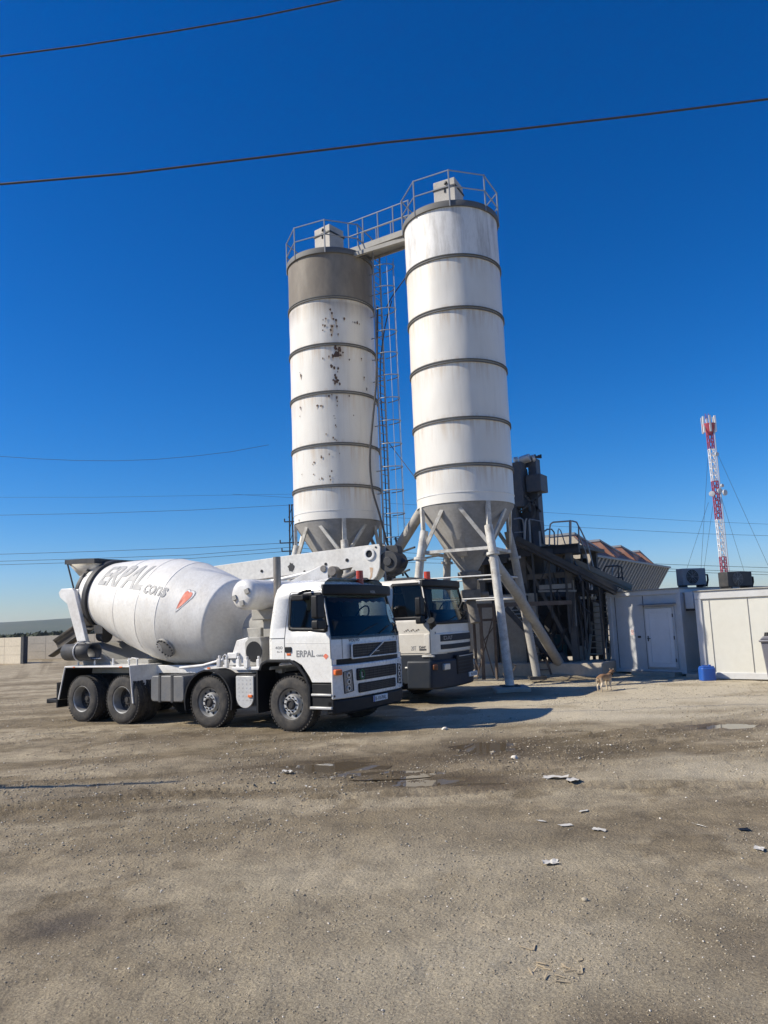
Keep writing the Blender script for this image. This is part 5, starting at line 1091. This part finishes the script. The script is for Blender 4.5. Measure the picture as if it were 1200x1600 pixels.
for yy, w in ((848,1.4),(861,1.2),(815,.8)): z = P(455,yy,95).z; b.beam((x-w,95,z),(x+w,95,z),.12,.14); b.cyl((x-w,95,z),(x-w,95,z+.4),.08,n=6); b.cyl((x+w,95,z),(x+w,95,z+.4),.08,n=6)
b.build('crossarm', dark_steel, py_, world=True)
def wire(pts, Ys, r, label, group=None, ext=.25):
    ps = [P(x, y, Y) for (x, y), Y in zip(pts, Ys)]; n = 24
    a, c = ps[0]+(ps[0]-ps[1])*ext, ps[-1]+(ps[-1]-ps[-2])*ext; ps = [a]+ps+[c]
    tag(MB().tube(ps, r, 5).build('power_line', wire_black), label, 'power line', group)
wire([(0,88),(130,71),(265,50),(400,27),(530,0)], [15]*5, .020, 'thick black overhead cable crossing the top left corner of the sky', ext=5)
wire([(0,288),(200,271),(400,247),(600,223),(800,203),(1000,180),(1200,155)], [14]*7, .024, 'thick black overhead cable slanting right across the upper sky', ext=5)
GP = 'far thin power lines'
wire([(0,713),(60,717),(120,719.5),(180,720),(240,718),(300,713),(360,706),(420,695)], [60]*8, .016, 'faint sagging wire in the sky left of the rusty silo', GP, 0)
wire([(0,777),(150,777),(300,774.5),(455,772)], [95]*4, .014, 'faintest level wire left of the rusty silo, second below the sagging one', GP)
wire([(0,805),(150,802),(300,797),(455,789)], [95]*4, .022, 'thin wire meeting the far power pole at its very top', GP, .1)
for k, (yl, ym, yr, lab) in enumerate(((866,848,882,'uppermost of three near parallel far wires passing behind the mixer drum'),(877,855,889,'middle of three near parallel far wires passing behind the mixer drum'),(882.5,861,893,'lowest of three near parallel far wires passing behind the mixer drum'))):
    wire([(0,yl),(150,yl-4.5),(300,yl-10),(455,ym),(640,ym+16+k),(840,yr-10),(1047,yr),(1200,yr+5)], [95]*8, .026, lab, GP, 4)
wire([(840,800),(960,807),(1080,814),(1200,819)], [110]*4, .018, 'upper of two faint wires in the sky beyond the aggregate bins', GP, 4)
wire([(905,824),(1000,829),(1100,834),(1200,837)], [110]*4, .022, 'lower of two faint wires in the sky beyond the aggregate bins', GP, 4)
# pole outside the frame on the left whose shadow lies across the yard
b = MB(); up = thing('utility_pole', 'concrete utility pole standing off to the left whose shadow crosses the yard', 'pole', (-13.1,10.1,0)); b.cyl((-13.1,10.1,0),(-13.0,9.0,8.15),.11,.06,14); b.build('pole', concrete, up, world=True)
b = MB(); b.box(-13.2,-12.9,9.1,9.5,5.75,6.3); b.build('transformer', grey_plate, up, world=True, bevel=.03)
# ================================================================== dog
def skin_mesh(name, chains, mat, parent=None, sub=2):
    """chains: list of [(co, r), ...]; first vertex equal to an existing one joins it"""
    me = bpy.data.meshes.new(name); bm = bmesh.new(); lay = bm.verts.layers.skin.verify(); keep = {}
    def vert(co, r):
        k = tuple(round(x, 4) for x in co)
        if k not in keep: v = bm.verts.new(co); v[lay].radius = (r, r) if not isinstance(r, tuple) else r; keep[k] = v
        return keep[k]
    first = True
    for ch in chains:
        vs = [vert(c, r) for c, r in ch]
        if first: vs[0][lay].use_root = True; first = False
        for a, b in zip(vs, vs[1:]): bm.edges.new((a, b))
    bm.to_mesh(me); bm.free(); me.materials.append(mat); ob = bpy.data.objects.new(name, me); col.objects.link(ob); ob.parent = parent
    k = ob.modifiers.new('skin', 'SKIN'); k.use_smooth_shade = True; k.branch_smoothing = .6; ob.modifiers.new('sub', 'SUBSURF').levels = sub; ob.modifiers['sub'].render_levels = sub
    return ob
def fur():
    m = bpy.data.materials.new('tan_fur'); m.use_nodes = True; n, l = nt(m); b = n['Principled BSDF']; b.inputs['Roughness'].default_value = .85
    tc = n.new('ShaderNodeTexCoord'); sp = n.new('ShaderNodeSeparateXYZ'); l.new(tc.outputs['Object'], sp.inputs[0]); no = n.new('ShaderNodeTexNoise'); no.inputs['Scale'].default_value = 9; l.new(tc.outputs['Object'], no.inputs['Vector'])
    ad = n.new('ShaderNodeMath'); ad.operation = 'MULTIPLY_ADD'; ad.inputs[1].default_value = .12; l.new(no.outputs[0], ad.inputs[0]); l.new(sp.outputs['Z'], ad.inputs[2])
    rp = n.new('ShaderNodeValToRGB'); e = rp.color_ramp.elements; e[0].position = .32; e[0].color = (.60,.50,.37,1); e[1].position = .62; e[1].color = (.19,.10,.05,1); k = e.new(.50); k.color = (.27,.15,.07,1); l.new(ad.outputs[0], rp.inputs[0]); l.new(rp.outputs[0], b.inputs['Base Color']); return m
dg = G(945,1080); dog = thing('dog', 'short coated tan dog standing with its head turned away near the cabins', 'dog', dg, R(40)); dog.scale = (.84,.9,.84)
V = Vector
body = [((-.02,0,.40),.106),((.10,0,.395),.122),((.19,0,.40),.122),((.27,0,.425),.096),((.335,0,.475),.064),((.385,0,.53),.058),((.44,.0,.555),.055),((.50,.0,.545),.036),((.55,.0,.535),.026)]
ch = [body, [((-.02,0,.40),.106),((-.13,0,.415),.096),((-.22,0,.425),.086),((-.275,0,.41),.05)]]
for sy in (-1, 1):
    ch.append([((-.22,0,.425),.086),((-.215,sy*.07,.34),.066),((-.165+.03*sy,sy*.075,.245),.042),((-.255+.03*sy,sy*.078,.155),.022),((-.235+.03*sy,sy*.078,.055),.018),((-.205+.03*sy,sy*.078,.018),.021)])
    ch.append([((.19,0,.40),.122),((.215,sy*.07,.31),.048),((.20+.02*sy,sy*.072,.20),.029),((.212+.02*sy,sy*.072,.10),.021),((.21+.02*sy,sy*.072,.045),.018),((.235+.02*sy,sy*.072,.017),.022)])
db = skin_mesh('body', ch, fur(), dog)
for sy in (-1, 1):
    MB().add([(.415,sy*.03,.59),(.455,sy*.035,.585),(.43,sy*.075,.60),(.40,sy*.062,.655)], [(0,1,3),(1,2,3),(2,0,3),(0,2,1)]).build('ear', M('ear_fur',(.42,.33,.24),.9) if sy < 0 else bpy.data.materials['ear_fur'], dog)
    MB().lathe([(-.008,.001),(-.005,.006),(0,.008),(.006,.005),(.008,.001)], (.478,sy*.036,.568), (0,1,0), 8).build('eye', black_plastic, dog)
MB().lathe([(-.014,.001),(-.01,.013),(.004,.014),(.012,.001)], (.572,0,.535), (1,0,0), 10).build('nose', black_plastic, dog)
MB().tube([(-.30,0,.415),(-.33,.02,.36),(-.325,.03,.29),(-.30,.02,.23)], .018, 8).build('tail', bpy.data.materials['tan_fur'], dog)
MB().tube([(.335+.062*math.cos(a)*.75,.07*math.sin(a),.475-.045*math.cos(a)) for a in np.linspace(0,2*math.pi,20,endpoint=False)], .012, 6, closed=True).build('collar', black_plastic, dog)
# ================================================================== ground
def lattice(seed, n=256): return np.random.default_rng(seed).random((n, n))
def vnoise(x, y, seed):
    L = lattice(seed); n = L.shape[0]; xi = np.floor(x).astype(int); yi = np.floor(y).astype(int); fx = x-xi; fy = y-yi; fx = fx*fx*(3-2*fx); fy = fy*fy*(3-2*fy)
    g = lambda i, j: L[i % n, j % n]
    return (g(xi,yi)*(1-fx)+g(xi+1,yi)*fx)*(1-fy)+(g(xi,yi+1)*(1-fx)+g(xi+1,yi+1)*fx)*fy
def fbm(x, y, sc_, seed, octv=4):
    s_ = 0; a = .5
    for k in range(octv): s_ = s_+a*vnoise(x*sc_*2**k+17.3*k, y*sc_*2**k+5.1*k, seed+k); a *= .5
    return s_/(1-.5**octv)
PUD = [(-.85,10.9,.55,.42,.065),(.40,9.75,.42,.20,.045),(1.42,11.95,.46,.55,.07),(1.12,9.33,.34,.17,.03),(5.45,13.05,.50,.25,.03),(-.1,10.15,.5,.18,.02)]
TRK = [[(-6,8.6),(-2.4,9.5),(0,9.9),(2.2,10.7),(5.5,12.6)],[(-6,10.7),(-2,11.0),(.6,11.35),(3.2,12.3),(7,14.6)],[(-3.5,9.35),(-.6,10.35),(1.6,10.15),(4.2,10.2),(9,11.4)],[(-1,9.0),(2.0,9.05),(4.0,8.6),(8,8.2)]]
def ground_h(x, y):
    near = np.clip((34-y)/8, 0, 1)*np.clip((y+2)/2, 0, 1)
    h = (fbm(x,y,.35,11,3)-.5)*.06+(fbm(x,y,1.6,21,4)-.5)*.045+(fbm(x,y,6.5,31,4)-.5)*.030*np.clip((17-y)/8,.25,1)
    h = h*np.clip((30-y)/12, .15, 1)
    wet = np.zeros_like(x)
    for cx, cy, a, b, dp in PUD:
        q = ((x-cx)/a)**2+((y-cy)/b)**2; q = q*(.6+.8*fbm(x,y,2.2,51,3)); h = h*(1-.8*np.exp(-q*.5))-dp*np.exp(-q*.9); wet = np.maximum(wet, np.clip(np.exp(-q*.16)*1.15,0,1))
    for k, tr_ in enumerate(TRK):
        s0 = 0
        for (ax, ay), (bx, by) in zip(tr_, tr_[1:]):
            L = math.hypot(bx-ax, by-ay); ux, uy = (bx-ax)/L, (by-ay)/L; t = (x-ax)*ux+(y-ay)*uy; ins = (t >= 0) & (t < L); d = (x-ax)*(-uy)+(y-ay)*ux
            m = np.where(ins, np.clip(1.6-np.abs(fbm(x,y,.5,61+k,2)-.55)*3.2,0,1), 0); tread = .5+.5*np.sin((t+s0)*2*math.pi/.11+np.abs(d)*14)
            h = h+m*(-.016*np.exp(-(d/.13)**2)+.034*np.exp(-((np.abs(d)-.2)/.05)**2)+.013*tread*np.exp(-(d/.15)**4)); wet = np.maximum(wet, m*.35*np.exp(-(d/.25)**2)); s0 += L
    # earth thrown up round the silo and plant feet
    for cx, cy, r, a in ((3.1,20.2,.85,.12),(5.6,24.7,1.0,.24),(2.5,21.0,1.0,.08),(1.9,23.0,1.2,.12)):
        q = ((x-cx)**2+(y-cy)**2)/r**2; h = h+a*np.exp(-q*1.6)*(.6+.8*fbm(x,y,2.5,71,3))
    return h*near, wet
Yr = [-40,-20,-8,-3,0,1.2,2.0]; yv = 2.5
while yv < 36: Yr.append(yv); yv *= 1.0082
while yv < 2300: Yr.append(yv); yv *= 1.22
Yr.append(2400.); Yr = np.array(Yr)
ui = np.linspace(-1,1,430); uo = np.array([1.04,1.1,1.2,1.4,1.8,2.6,4,7,14,40]); U = np.concatenate([-uo[::-1], ui, uo]); W = np.maximum(Yr, 2)*.60+.8
GX = np.clip(U[None,:]*W[:,None], -2400, 2400); GY = np.repeat(Yr[:,None], len(U), 1)
GZ, WET = ground_h(GX, GY)
nr, nc = GX.shape; vs = np.stack([GX,GY,GZ],-1).reshape(-1,3); idx = np.arange(nr*nc).reshape(nr,nc); fc = np.stack([idx[:-1,:-1],idx[:-1,1:],idx[1:,1:],idx[1:,:-1]],-1).reshape(-1,4)
def np_mesh(name, vs, fc, mats, smooth=True):
    me = bpy.data.meshes.new(name); k = fc.shape[1]; me.vertices.add(len(vs)); me.vertices.foreach_set('co', vs.astype(np.float32).ravel()); me.loops.add(fc.size); me.loops.foreach_set('vertex_index', fc.astype(np.int32).ravel())
    me.polygons.add(len(fc)); me.polygons.foreach_set('loop_start', np.arange(0,fc.size,k,dtype=np.int32)); me.update(calc_edges=True); me.validate()
    for m in mats: me.materials.append(m)
    if smooth: me.shade_smooth()
    ob = bpy.data.objects.new(name, me); col.objects.link(ob); return ob
damp = WET.copy()
for px, py, a, b, s_ in ((100,1448,.42,.34,1.0),(795,1086,1.0,.6,1.0),(885,1062,1.3,.8,1.0),(700,1085,1.6,.6,.8),(1010,1610,.5,.3,.85),(1180,1480,.5,.5,.6),(230,1268,.9,.35,.55),(880,1300,1.4,.5,.45),(600,1190,3.4,1.3,.95),(330,1150,3.2,1.1,.85),(150,1240,1.8,.7,.6),(1120,1300,1.2,.5,.45),(1130,1250,1.3,.4,.4),(300,1190,2.4,.8,.45),(760,1010,0.1,0.1,0),(1010,1160,1.8,.22,.5),(1100,1110,1.6,.25,.5),(470,1205,.8,.5,.8)):
    g = G(px,py) if py > 1000 else None; q = ((GX-g.x)/a)**2+((GY-g.y)/b)**2; damp = np.maximum(damp, s_*np.exp(-q*(.4+1.0*fbm(GX,GY,1.4,81,3))))
sm = lambda v, a, b: np.clip((v-a)/(b-a),0,1)**2*(3-2*np.clip((v-a)/(b-a),0,1))
nb_ = fbm(GX,GY,.30,91,4)
pale = sm(GY+(nb_-.5)*9-(-.10*GX), 11.2, 14.2)*sm(GX+(nb_-.5)*5, .2, 3.5)*(1-.5*sm(fbm(GX,GY,.8,95,4),.5,.66)); pale = np.maximum(pale, .55*sm(nb_,.56,.72)*sm(GX,-1,2)*sm(GY,5,9)); pale = np.maximum(pale, (.30+.35*sm(fbm(GX,GY,.7,97,3),.4,.6))*np.exp(-((GX-.45)/1.7)**2-((GY-5.3)/1.9)**2)); pale = pale*(1-sm(GY,40,80)*.6)
lane = sm(fbm(GX*.22+GY*.10, GY*1.25-GX*.18, 1.0, 131, 4), .44, .66)*(.45+.55*sm(GY,6,9)); lane = np.maximum(lane, .8*sm(fbm(GX, GY, 2.3, 141, 4), .58, .70)*sm(GY,3,6))
gm = bpy.data.materials.new('gravel_yard'); gm.use_nodes = True; n, l = nt(gm); bs = n['Principled BSDF']; bs.inputs['Roughness'].default_value = .92; bs.inputs['Specular IOR Level'].default_value = .25
tc = n.new('ShaderNodeTexCoord')
def gn(scale, det=6, rough=.6, kind='ShaderNodeTexNoise'):
    k = n.new(kind); k.inputs['Scale'].default_value = scale
    if kind == 'ShaderNodeTexNoise': k.inputs['Detail'].default_value = det; k.inputs['Roughness'].default_value = rough
    l.new(tc.outputs['Object'], k.inputs['Vector']); return k.outputs[0]
def grng(s, a, b, lo=0., hi=1.):
    k = n.new('ShaderNodeMapRange'); k.inputs['From Min'].default_value = a; k.inputs['From Max'].default_value = b; k.inputs['To Min'].default_value = lo; k.inputs['To Max'].default_value = hi; l.new(s, k.inputs[0]); return k.outputs[0]
def gmix(f, a, c, bt='MIX'):
    k = n.new('ShaderNodeMix'); k.data_type = 'RGBA'; k.blend_type = bt
    for s, nm in ((f,0),(a,'A'),(c,'B')):
        if isinstance(s, tuple): k.inputs[nm].default_value = (*s,1)
        elif isinstance(s, float): k.inputs[nm].default_value = s
        else: l.new(s, k.inputs[nm])
    return k.outputs['Result']
def gattr(nm): k = n.new('ShaderNodeAttribute'); k.attribute_name = nm; return k.outputs['Fac']
c = gmix(grng(gn(.55,6,.6),.35,.68), (.40,.33,.215), (.57,.475,.325)); c = gmix(grng(gn(2.4,7,.7),.42,.72,0,.8), c, (.185,.15,.10))
c = gmix(gattr('lane'), c, gmix(1., c, (.60,.57,.52), 'MULTIPLY')); c = gmix(gattr('pale'), c, (.60,.52,.375)); c = gmix(grng(gn(9,7,.75),.54,.76,0,.5), c, (.50,.425,.305)); c = gmix(grng(gn(55,3,.6),.3,.7,.72,1.18), (0.,0.,0.), c) if False else c
v = gn(75,4,.7); c = gmix(1., c, grng(v,.30,.70,.55,1.32), 'MULTIPLY'); dm = gattr('damp'); dk = gmix(1., c, (.40,.365,.32), 'MULTIPLY'); c = gmix(dm, c, dk); l.new(c, bs.inputs['Base Color'])
l.new(grng(dm,0.3,1.0,.93,.45), bs.inputs['Roughness'])
bp1 = n.new('ShaderNodeBump'); bp1.inputs['Strength'].default_value = 1.0; bp1.inputs['Distance'].default_value = .03; l.new(gn(38,8,.72), bp1.inputs['Height'])
vo = n.new('ShaderNodeTexVoronoi'); vo.inputs['Scale'].default_value = 30; l.new(tc.outputs['Object'], vo.inputs['Vector']); bp2 = n.new('ShaderNodeBump'); bp2.inputs['Strength'].default_value = .5; bp2.inputs['Distance'].default_value = .012; bp2.invert = True
l.new(vo.outputs['Distance'], bp2.inputs['Height']); l.new(bp1.outputs[0], bp2.inputs['Normal']); l.new(bp2.outputs[0], bs.inputs['Normal'])
go = np_mesh('ground', vs, fc, [gm]); tag(go, kind='structure')
for nm, arr in (('damp', damp), ('pale', pale), ('lane', lane)): A = go.data.attributes.new(nm, 'FLOAT', 'POINT'); A.data.foreach_set('value', arr.astype(np.float32).ravel())
def gz(x, y): h, _ = ground_h(np.array([float(x)]), np.array([float(y)])); return float(h[0])
# puddles
wm = bpy.data.materials.new('muddy_water'); wm.use_nodes = True; n, l = nt(wm); bs = n['Principled BSDF']; bs.inputs['Base Color'].default_value = (.115,.088,.055,1); bs.inputs['Roughness'].default_value = .015; bs.inputs['IOR'].default_value = 1.36; bs.inputs['Specular IOR Level'].default_value = .6
tcn = n.new('ShaderNodeTexCoord'); no = n.new('ShaderNodeTexNoise'); no.inputs['Scale'].default_value = 6; l.new(tcn.outputs['Object'], no.inputs['Vector']); bp3 = n.new('ShaderNodeBump'); bp3.inputs['Strength'].default_value = .012; bp3.inputs['Distance'].default_value = .02; l.new(no.outputs[0], bp3.inputs['Height']); l.new(bp3.outputs[0], bs.inputs['Normal'])
for k, (cx, cy, a, b, dp) in enumerate(PUD):
    lv = -dp*.30-.003; o = MB().add([(cx+1.5*a*math.cos(t), cy+1.5*b*math.sin(t), lv) for t in np.linspace(0,2*math.pi,48,endpoint=False)], [tuple(range(48))]).build('puddle', wm); tag(o, kind='structure')
# loose stones: one uncountable scatter
def stones(name, N, rmin, rmax, mats, seed, pw=1.0, ymax=24, near=2.6):
    g = np.random.default_rng(seed); t = g.random(N); Y = near*(ymax/near)**(t**pw); X = (g.random(N)*2-1)*(Y*.56+.5); dens = fbm(X,Y,.9,seed+3,3); keep = g.random(N) < np.clip((dens-.38)*6,.05,1); X, Y = X[keep], Y[keep]; N = len(X)
    Z, wt = ground_h(X, Y); r = rmin*(rmax/rmin)**(g.random(N)**3.0)*np.clip(Y/7,.55,1.5)
    base = np.array([(1,0,0),(-1,0,0),(0,1,0),(0,-1,0),(0,0,1),(0,0,-1),(.6,.6,.5),(-.6,.5,.55),(.5,-.65,.5),(-.55,-.55,.55)]); tri = None
    bm = bmesh.new(); [bm.verts.new(p) for p in base]; bmesh.ops.convex_hull(bm, input=bm.verts); bm.verts.index_update(); tri = np.array([[v.index for v in f.verts] for f in bm.faces]); base = np.array([v.co[:] for v in bm.verts]); bm.free()
    nb = len(base); pts = base[None]*(1+(g.random((N,nb,1))-.5)*.6)*(r[:,None,None]*np.stack([1+g.random(N)*.6,1-g.random(N)*.25,.45+g.random(N)*.4],-1)[:,None,:]); an = g.random(N)*6.283; c_, s_ = np.cos(an)[:,None], np.sin(an)[:,None]
    x = pts[...,0]*c_-pts[...,1]*s_+X[:,None]; y = pts[...,0]*s_+pts[...,1]*c_+Y[:,None]; z = pts[...,2]+Z[:,None]+r[:,None]*.12
    f = (tri[None]+(np.arange(N)*nb)[:,None,None]).reshape(-1,3); ob = np_mesh(name, np.stack([x,y,z],-1).reshape(-1,3), f, mats, False); me = ob.data
    me.polygons.foreach_set('material_index', np.repeat(g.choice(len(mats), N, p=[.72,.23,.05]), len(tri)).astype(np.int32)); return ob
sm_ = [M('stone_brown',(.30,.25,.175),.9,fine=0), M('stone_grey',(.40,.345,.25),.9,fine=0), M('stone_pale',(.68,.62,.52),.9,fine=0)]
tag(stones('gravel', 170000, .0018, .012, sm_, 5), 'loose gravel strewn over the whole yard', 'gravel', kind='stuff')
# litter
def scrap(px, py, w, d, label, seed, cat='paper', curl=.10, mat=None, name='paper_scrap', group=None):
    g = G(px,py); random.seed(seed); nx, ny = 9, 7; vs = []; ca, sa = math.cos(seed*1.7), math.sin(seed*1.7)
    for j in range(ny):
        for i in range(nx):
            u, v = i/(nx-1)-.5, j/(ny-1)-.5; ed = 1+.18*mnoise.noise(Vector((u*5+seed, v*5, 0))); x, y = u*w*ed, v*d*ed
            z = abs(mnoise.noise(Vector((u*3+seed*2, v*3, 1))))*curl*min(w,d)+.3*curl*d*(v*v*2)*(1+.8*mnoise.noise(Vector((u*6,seed,2)))); vs.append((x*ca-y*sa*.6+0, x*sa*.35+y, z+.006))
    b = MB().add(vs, [(j*nx+i, j*nx+i+1, (j+1)*nx+i+1, (j+1)*nx+i) for j in range(ny-1) for i in range(nx-1)]); o = b.build(name, mat or paper, angle=25); o.location = (g.x, g.y, gz(g.x,g.y)+.004); tag(o, label, cat, group); return o
scrap(1092,1288,.17,.09,'flat pale paper strip lying alone on dark ground at the right',1)
scrap(860,1346,.13,.10,'crumpled paper scrap, nearest one to the camera',2,curl=.28)
scrap(936,1296,.26,.07,'long torn pale paper strip at the middle of the scrap row',3,curl=.2); scrap(884,1289,.14,.07,'small folded paper scrap left of the long torn strip',4); scrap(846,1283,.11,.06,'smallest paper scrap at the left end of the scrap row',5)
scrap(912,1268,.13,.05,'thin dusty paper scrap just above the long torn strip',6); scrap(868,1218,.36,.14,'crumpled white plastic sheet in the muddy tyre tracks',7,curl=.22); scrap(896,1224,.24,.12,'flattened dusty white sheet right beside the crumpled one',8,curl=.16)
scrap(450,1208,.16,.13,'white crumpled plastic rag at the left shore of the muddy puddle',9,curl=.38); scrap(405,1164,.14,.07,'white paper bit on the ground below the front wheel',10); scrap(478,1262-36,.15,.05,'thin white strip at the edge of the big puddle',12)
scrap(1162,1296,.10,.06,'dark flattened scrap on the right by the pale paper strip',13,mat=black_plastic,name='rubber_scrap',cat='scrap'); scrap(1186,1326,.2,.08,'pale flat scrap low at the far right edge',14)
random.seed(3)
chip = M('wood_chip',(.48,.38,.24),.9,fine=.05)
for k in range(16):
    g = G(850+random.gauss(0,30), 1512+random.gauss(0,14)); a = random.uniform(0,3.1); L = random.uniform(.015,.04); z = gz(g.x,g.y)+.008; d = Vector((math.cos(a),math.sin(a),random.uniform(-.1,.25)))*L
    o = MB().beam(g+d*-1, g+d, .008, .004).build('wood_chip', chip); o.location.z = z; tag(o, 'small pale wood splinters scattered low in the foreground', 'wood chip', 'foreground wood splinters')
for k, (px, py, s_, lab) in enumerate(((913,1408,.022,'lone grey stone on the smooth foreground at right of centre'),(803,1186,.05,'pale stone resting beside the small blue reflecting puddle'),(770,1172,.06,'grey lump standing in the small blue reflecting puddle'),(695,1142,.05,'pale stone at the edge of the truck shadow'))):
    g = G(px,py); bm = bmesh.new(); bmesh.ops.create_icosphere(bm, subdivisions=2, radius=s_)
    for v in bm.verts: v.co *= 1+.45*mnoise.noise(v.co*18+Vector((k*5,0,0))); v.co.z *= .65
    me = bpy.data.meshes.new('stone'); bm.to_mesh(me); bm.free(); me.materials.append(sm_[1+k%2]); o = bpy.data.objects.new('stone', me); col.objects.link(o); o.location = (g.x,g.y,gz(g.x,g.y)+s_*.3); tag(o, lab, 'stone')
# concrete footing and earth at the front leg
fp = Vector((3.04,20.05,0)); ft_ = thing('leg_footing', 'rough dark concrete footing block under the front silo leg', 'footing', fp); b = MB(); b.box(2.6,3.5,19.6,20.5,-.05,.15); b.build('block', concrete, ft_, world=True, bevel=.05)
# ================================================================== far left: scrub line and hills
def leafclump(name, x0, x1, Yc, hmin, hmax, N, mat, seed):
    g = np.random.default_rng(seed); X = x0+(x1-x0)*g.random(N); prof = hmin+(hmax-hmin)*fbm(X,X*0,.06,seed,4); Z = prof*g.random(N)**.7; Y = Yc+g.normal(0,4,N); s_ = .35+g.random(N)*.5
    a = g.normal(size=(N,3)); a /= np.linalg.norm(a,axis=1)[:,None]; b = np.cross(a, g.normal(size=(N,3))); b /= np.linalg.norm(b,axis=1)[:,None]; c = np.stack([X,Y,Z],-1)
    v = np.stack([c+a*s_[:,None]+b*s_[:,None], c-a*s_[:,None]+b*s_[:,None]*.6, c-b*s_[:,None]],1).reshape(-1,3); o = np_mesh(name, v, np.arange(N*3).reshape(-1,3), [mat], False); return o
tag(leafclump('treeline', -150, 60, 190, .9, 2.5, 14000, M('scrub_green',(.035,.05,.022),.9,dirt=(.07,.07,.03),damt=.5,dscale=.3), 44), 'dark far line of scrub beyond the boundary walls', 'scrub', kind='stuff')
hx = np.linspace(-1900,700,131); hy = np.linspace(1250,2150,26); HX, HY = np.meshgrid(hx, hy); env = np.exp(-((HX+640)/430)**2)*20+np.exp(-((HX+1300)/300)**2)*12+np.exp(-((HX+150)/420)**2)*11+9; cross = np.clip(1-((HY-1650)/400)**2,0,1)
HZ = env*cross*(.86+.28*fbm(HX,HY,.006,101,4)); HZ = np.where(cross <= 0, -.5, HZ)
hi = np.arange(HX.size).reshape(HX.shape); ho = np_mesh('hills', np.stack([HX,HY,HZ],-1).reshape(-1,3), np.stack([hi[:-1,:-1],hi[:-1,1:],hi[1:,1:],hi[1:,:-1]],-1).reshape(-1,4), [M('hill_scrub',(.055,.075,.035),.95,dirt=(.10,.105,.05),damt=.8,dscale=.012,fine=.25)]); tag(ho, kind='structure')
# ================================================================== air, light, sky
hz = MB().box(-2600,2600,-120,2600,-1.5,46).build('haze', bpy.data.materials.new('haze')); hm = hz.data.materials[0]; hm.use_nodes = True; n, l = nt(hm); n.remove(n['Principled BSDF']); pv = n.new('ShaderNodeVolumePrincipled'); pv.inputs['Color'].default_value = (.72,.82,1,1); pv.inputs['Density'].default_value = HAZE; pv.inputs['Anisotropy'].default_value = .2; l.new(pv.outputs[0], n['Material Output'].inputs['Volume']); tag(hz, kind='stuff')
SUN_EL, SUN_AZ = R(38.5), R(187.1)                          # azimuth of the sun seen from the yard, from +X counter-clockwise
ld2 = bpy.data.lights.new('sun', 'SUN'); ld2.energy = SUNE; ld2.angle = R(.53); ld2.color = (1,.925,.79); so = bpy.data.objects.new('sun', ld2); col.objects.link(so)
sd_ = Vector((math.cos(SUN_EL)*math.cos(SUN_AZ), math.cos(SUN_EL)*math.sin(SUN_AZ), math.sin(SUN_EL))); so.rotation_euler = sd_.to_track_quat('Z','Y').to_euler()
w = bpy.data.worlds.new('World'); sc.world = w; w.use_nodes = True; n = w.node_tree.nodes; l = w.node_tree.links; bg = n['Background']; sk = n.new('ShaderNodeTexSky'); sk.sky_type = 'NISHITA'; sk.sun_disc = False; sk.sun_elevation = SUN_EL; sk.sun_rotation = math.atan2(sd_.x, sd_.y)
sk.altitude = 200; sk.air_density = 1.0; sk.dust_density = .3; sk.ozone_density = 1.6
hs = n.new('ShaderNodeHueSaturation'); hs.inputs['Saturation'].default_value = SAT; l.new(sk.outputs[0], hs.inputs['Color']); 
sx = n.new('ShaderNodeSeparateColor'); cx = n.new('ShaderNodeCombineColor'); l.new(hs.outputs[0], sx.inputs[0])
for i, (g_, pw_) in enumerate(((.53,1.32),(1.13,1.0),(1.68,1.0))):
    a_ = n.new('ShaderNodeMath'); a_.operation = 'POWER'; a_.inputs[1].default_value = pw_; b_ = n.new('ShaderNodeMath'); b_.operation = 'MULTIPLY'; b_.inputs[1].default_value = g_
    l.new(sx.outputs[i], a_.inputs[0]); l.new(a_.outputs[0], b_.inputs[0]); l.new(b_.outputs[0], cx.inputs[i])
l.new(cx.outputs[0], bg.inputs['Color']); bg.inputs['Strength'].default_value = SKYS
sc.view_settings.view_transform = 'Standard'; sc.view_settings.look = 'None'; sc.view_settings.exposure = EXPO; sc.view_settings.gamma = 1
sc.render.engine = 'CYCLES'; sc.cycles.use_denoising = True; sc.cycles.max_bounces = 8; sc.cycles.transparent_max_bounces = 12; sc.cycles.volume_bounces = 1
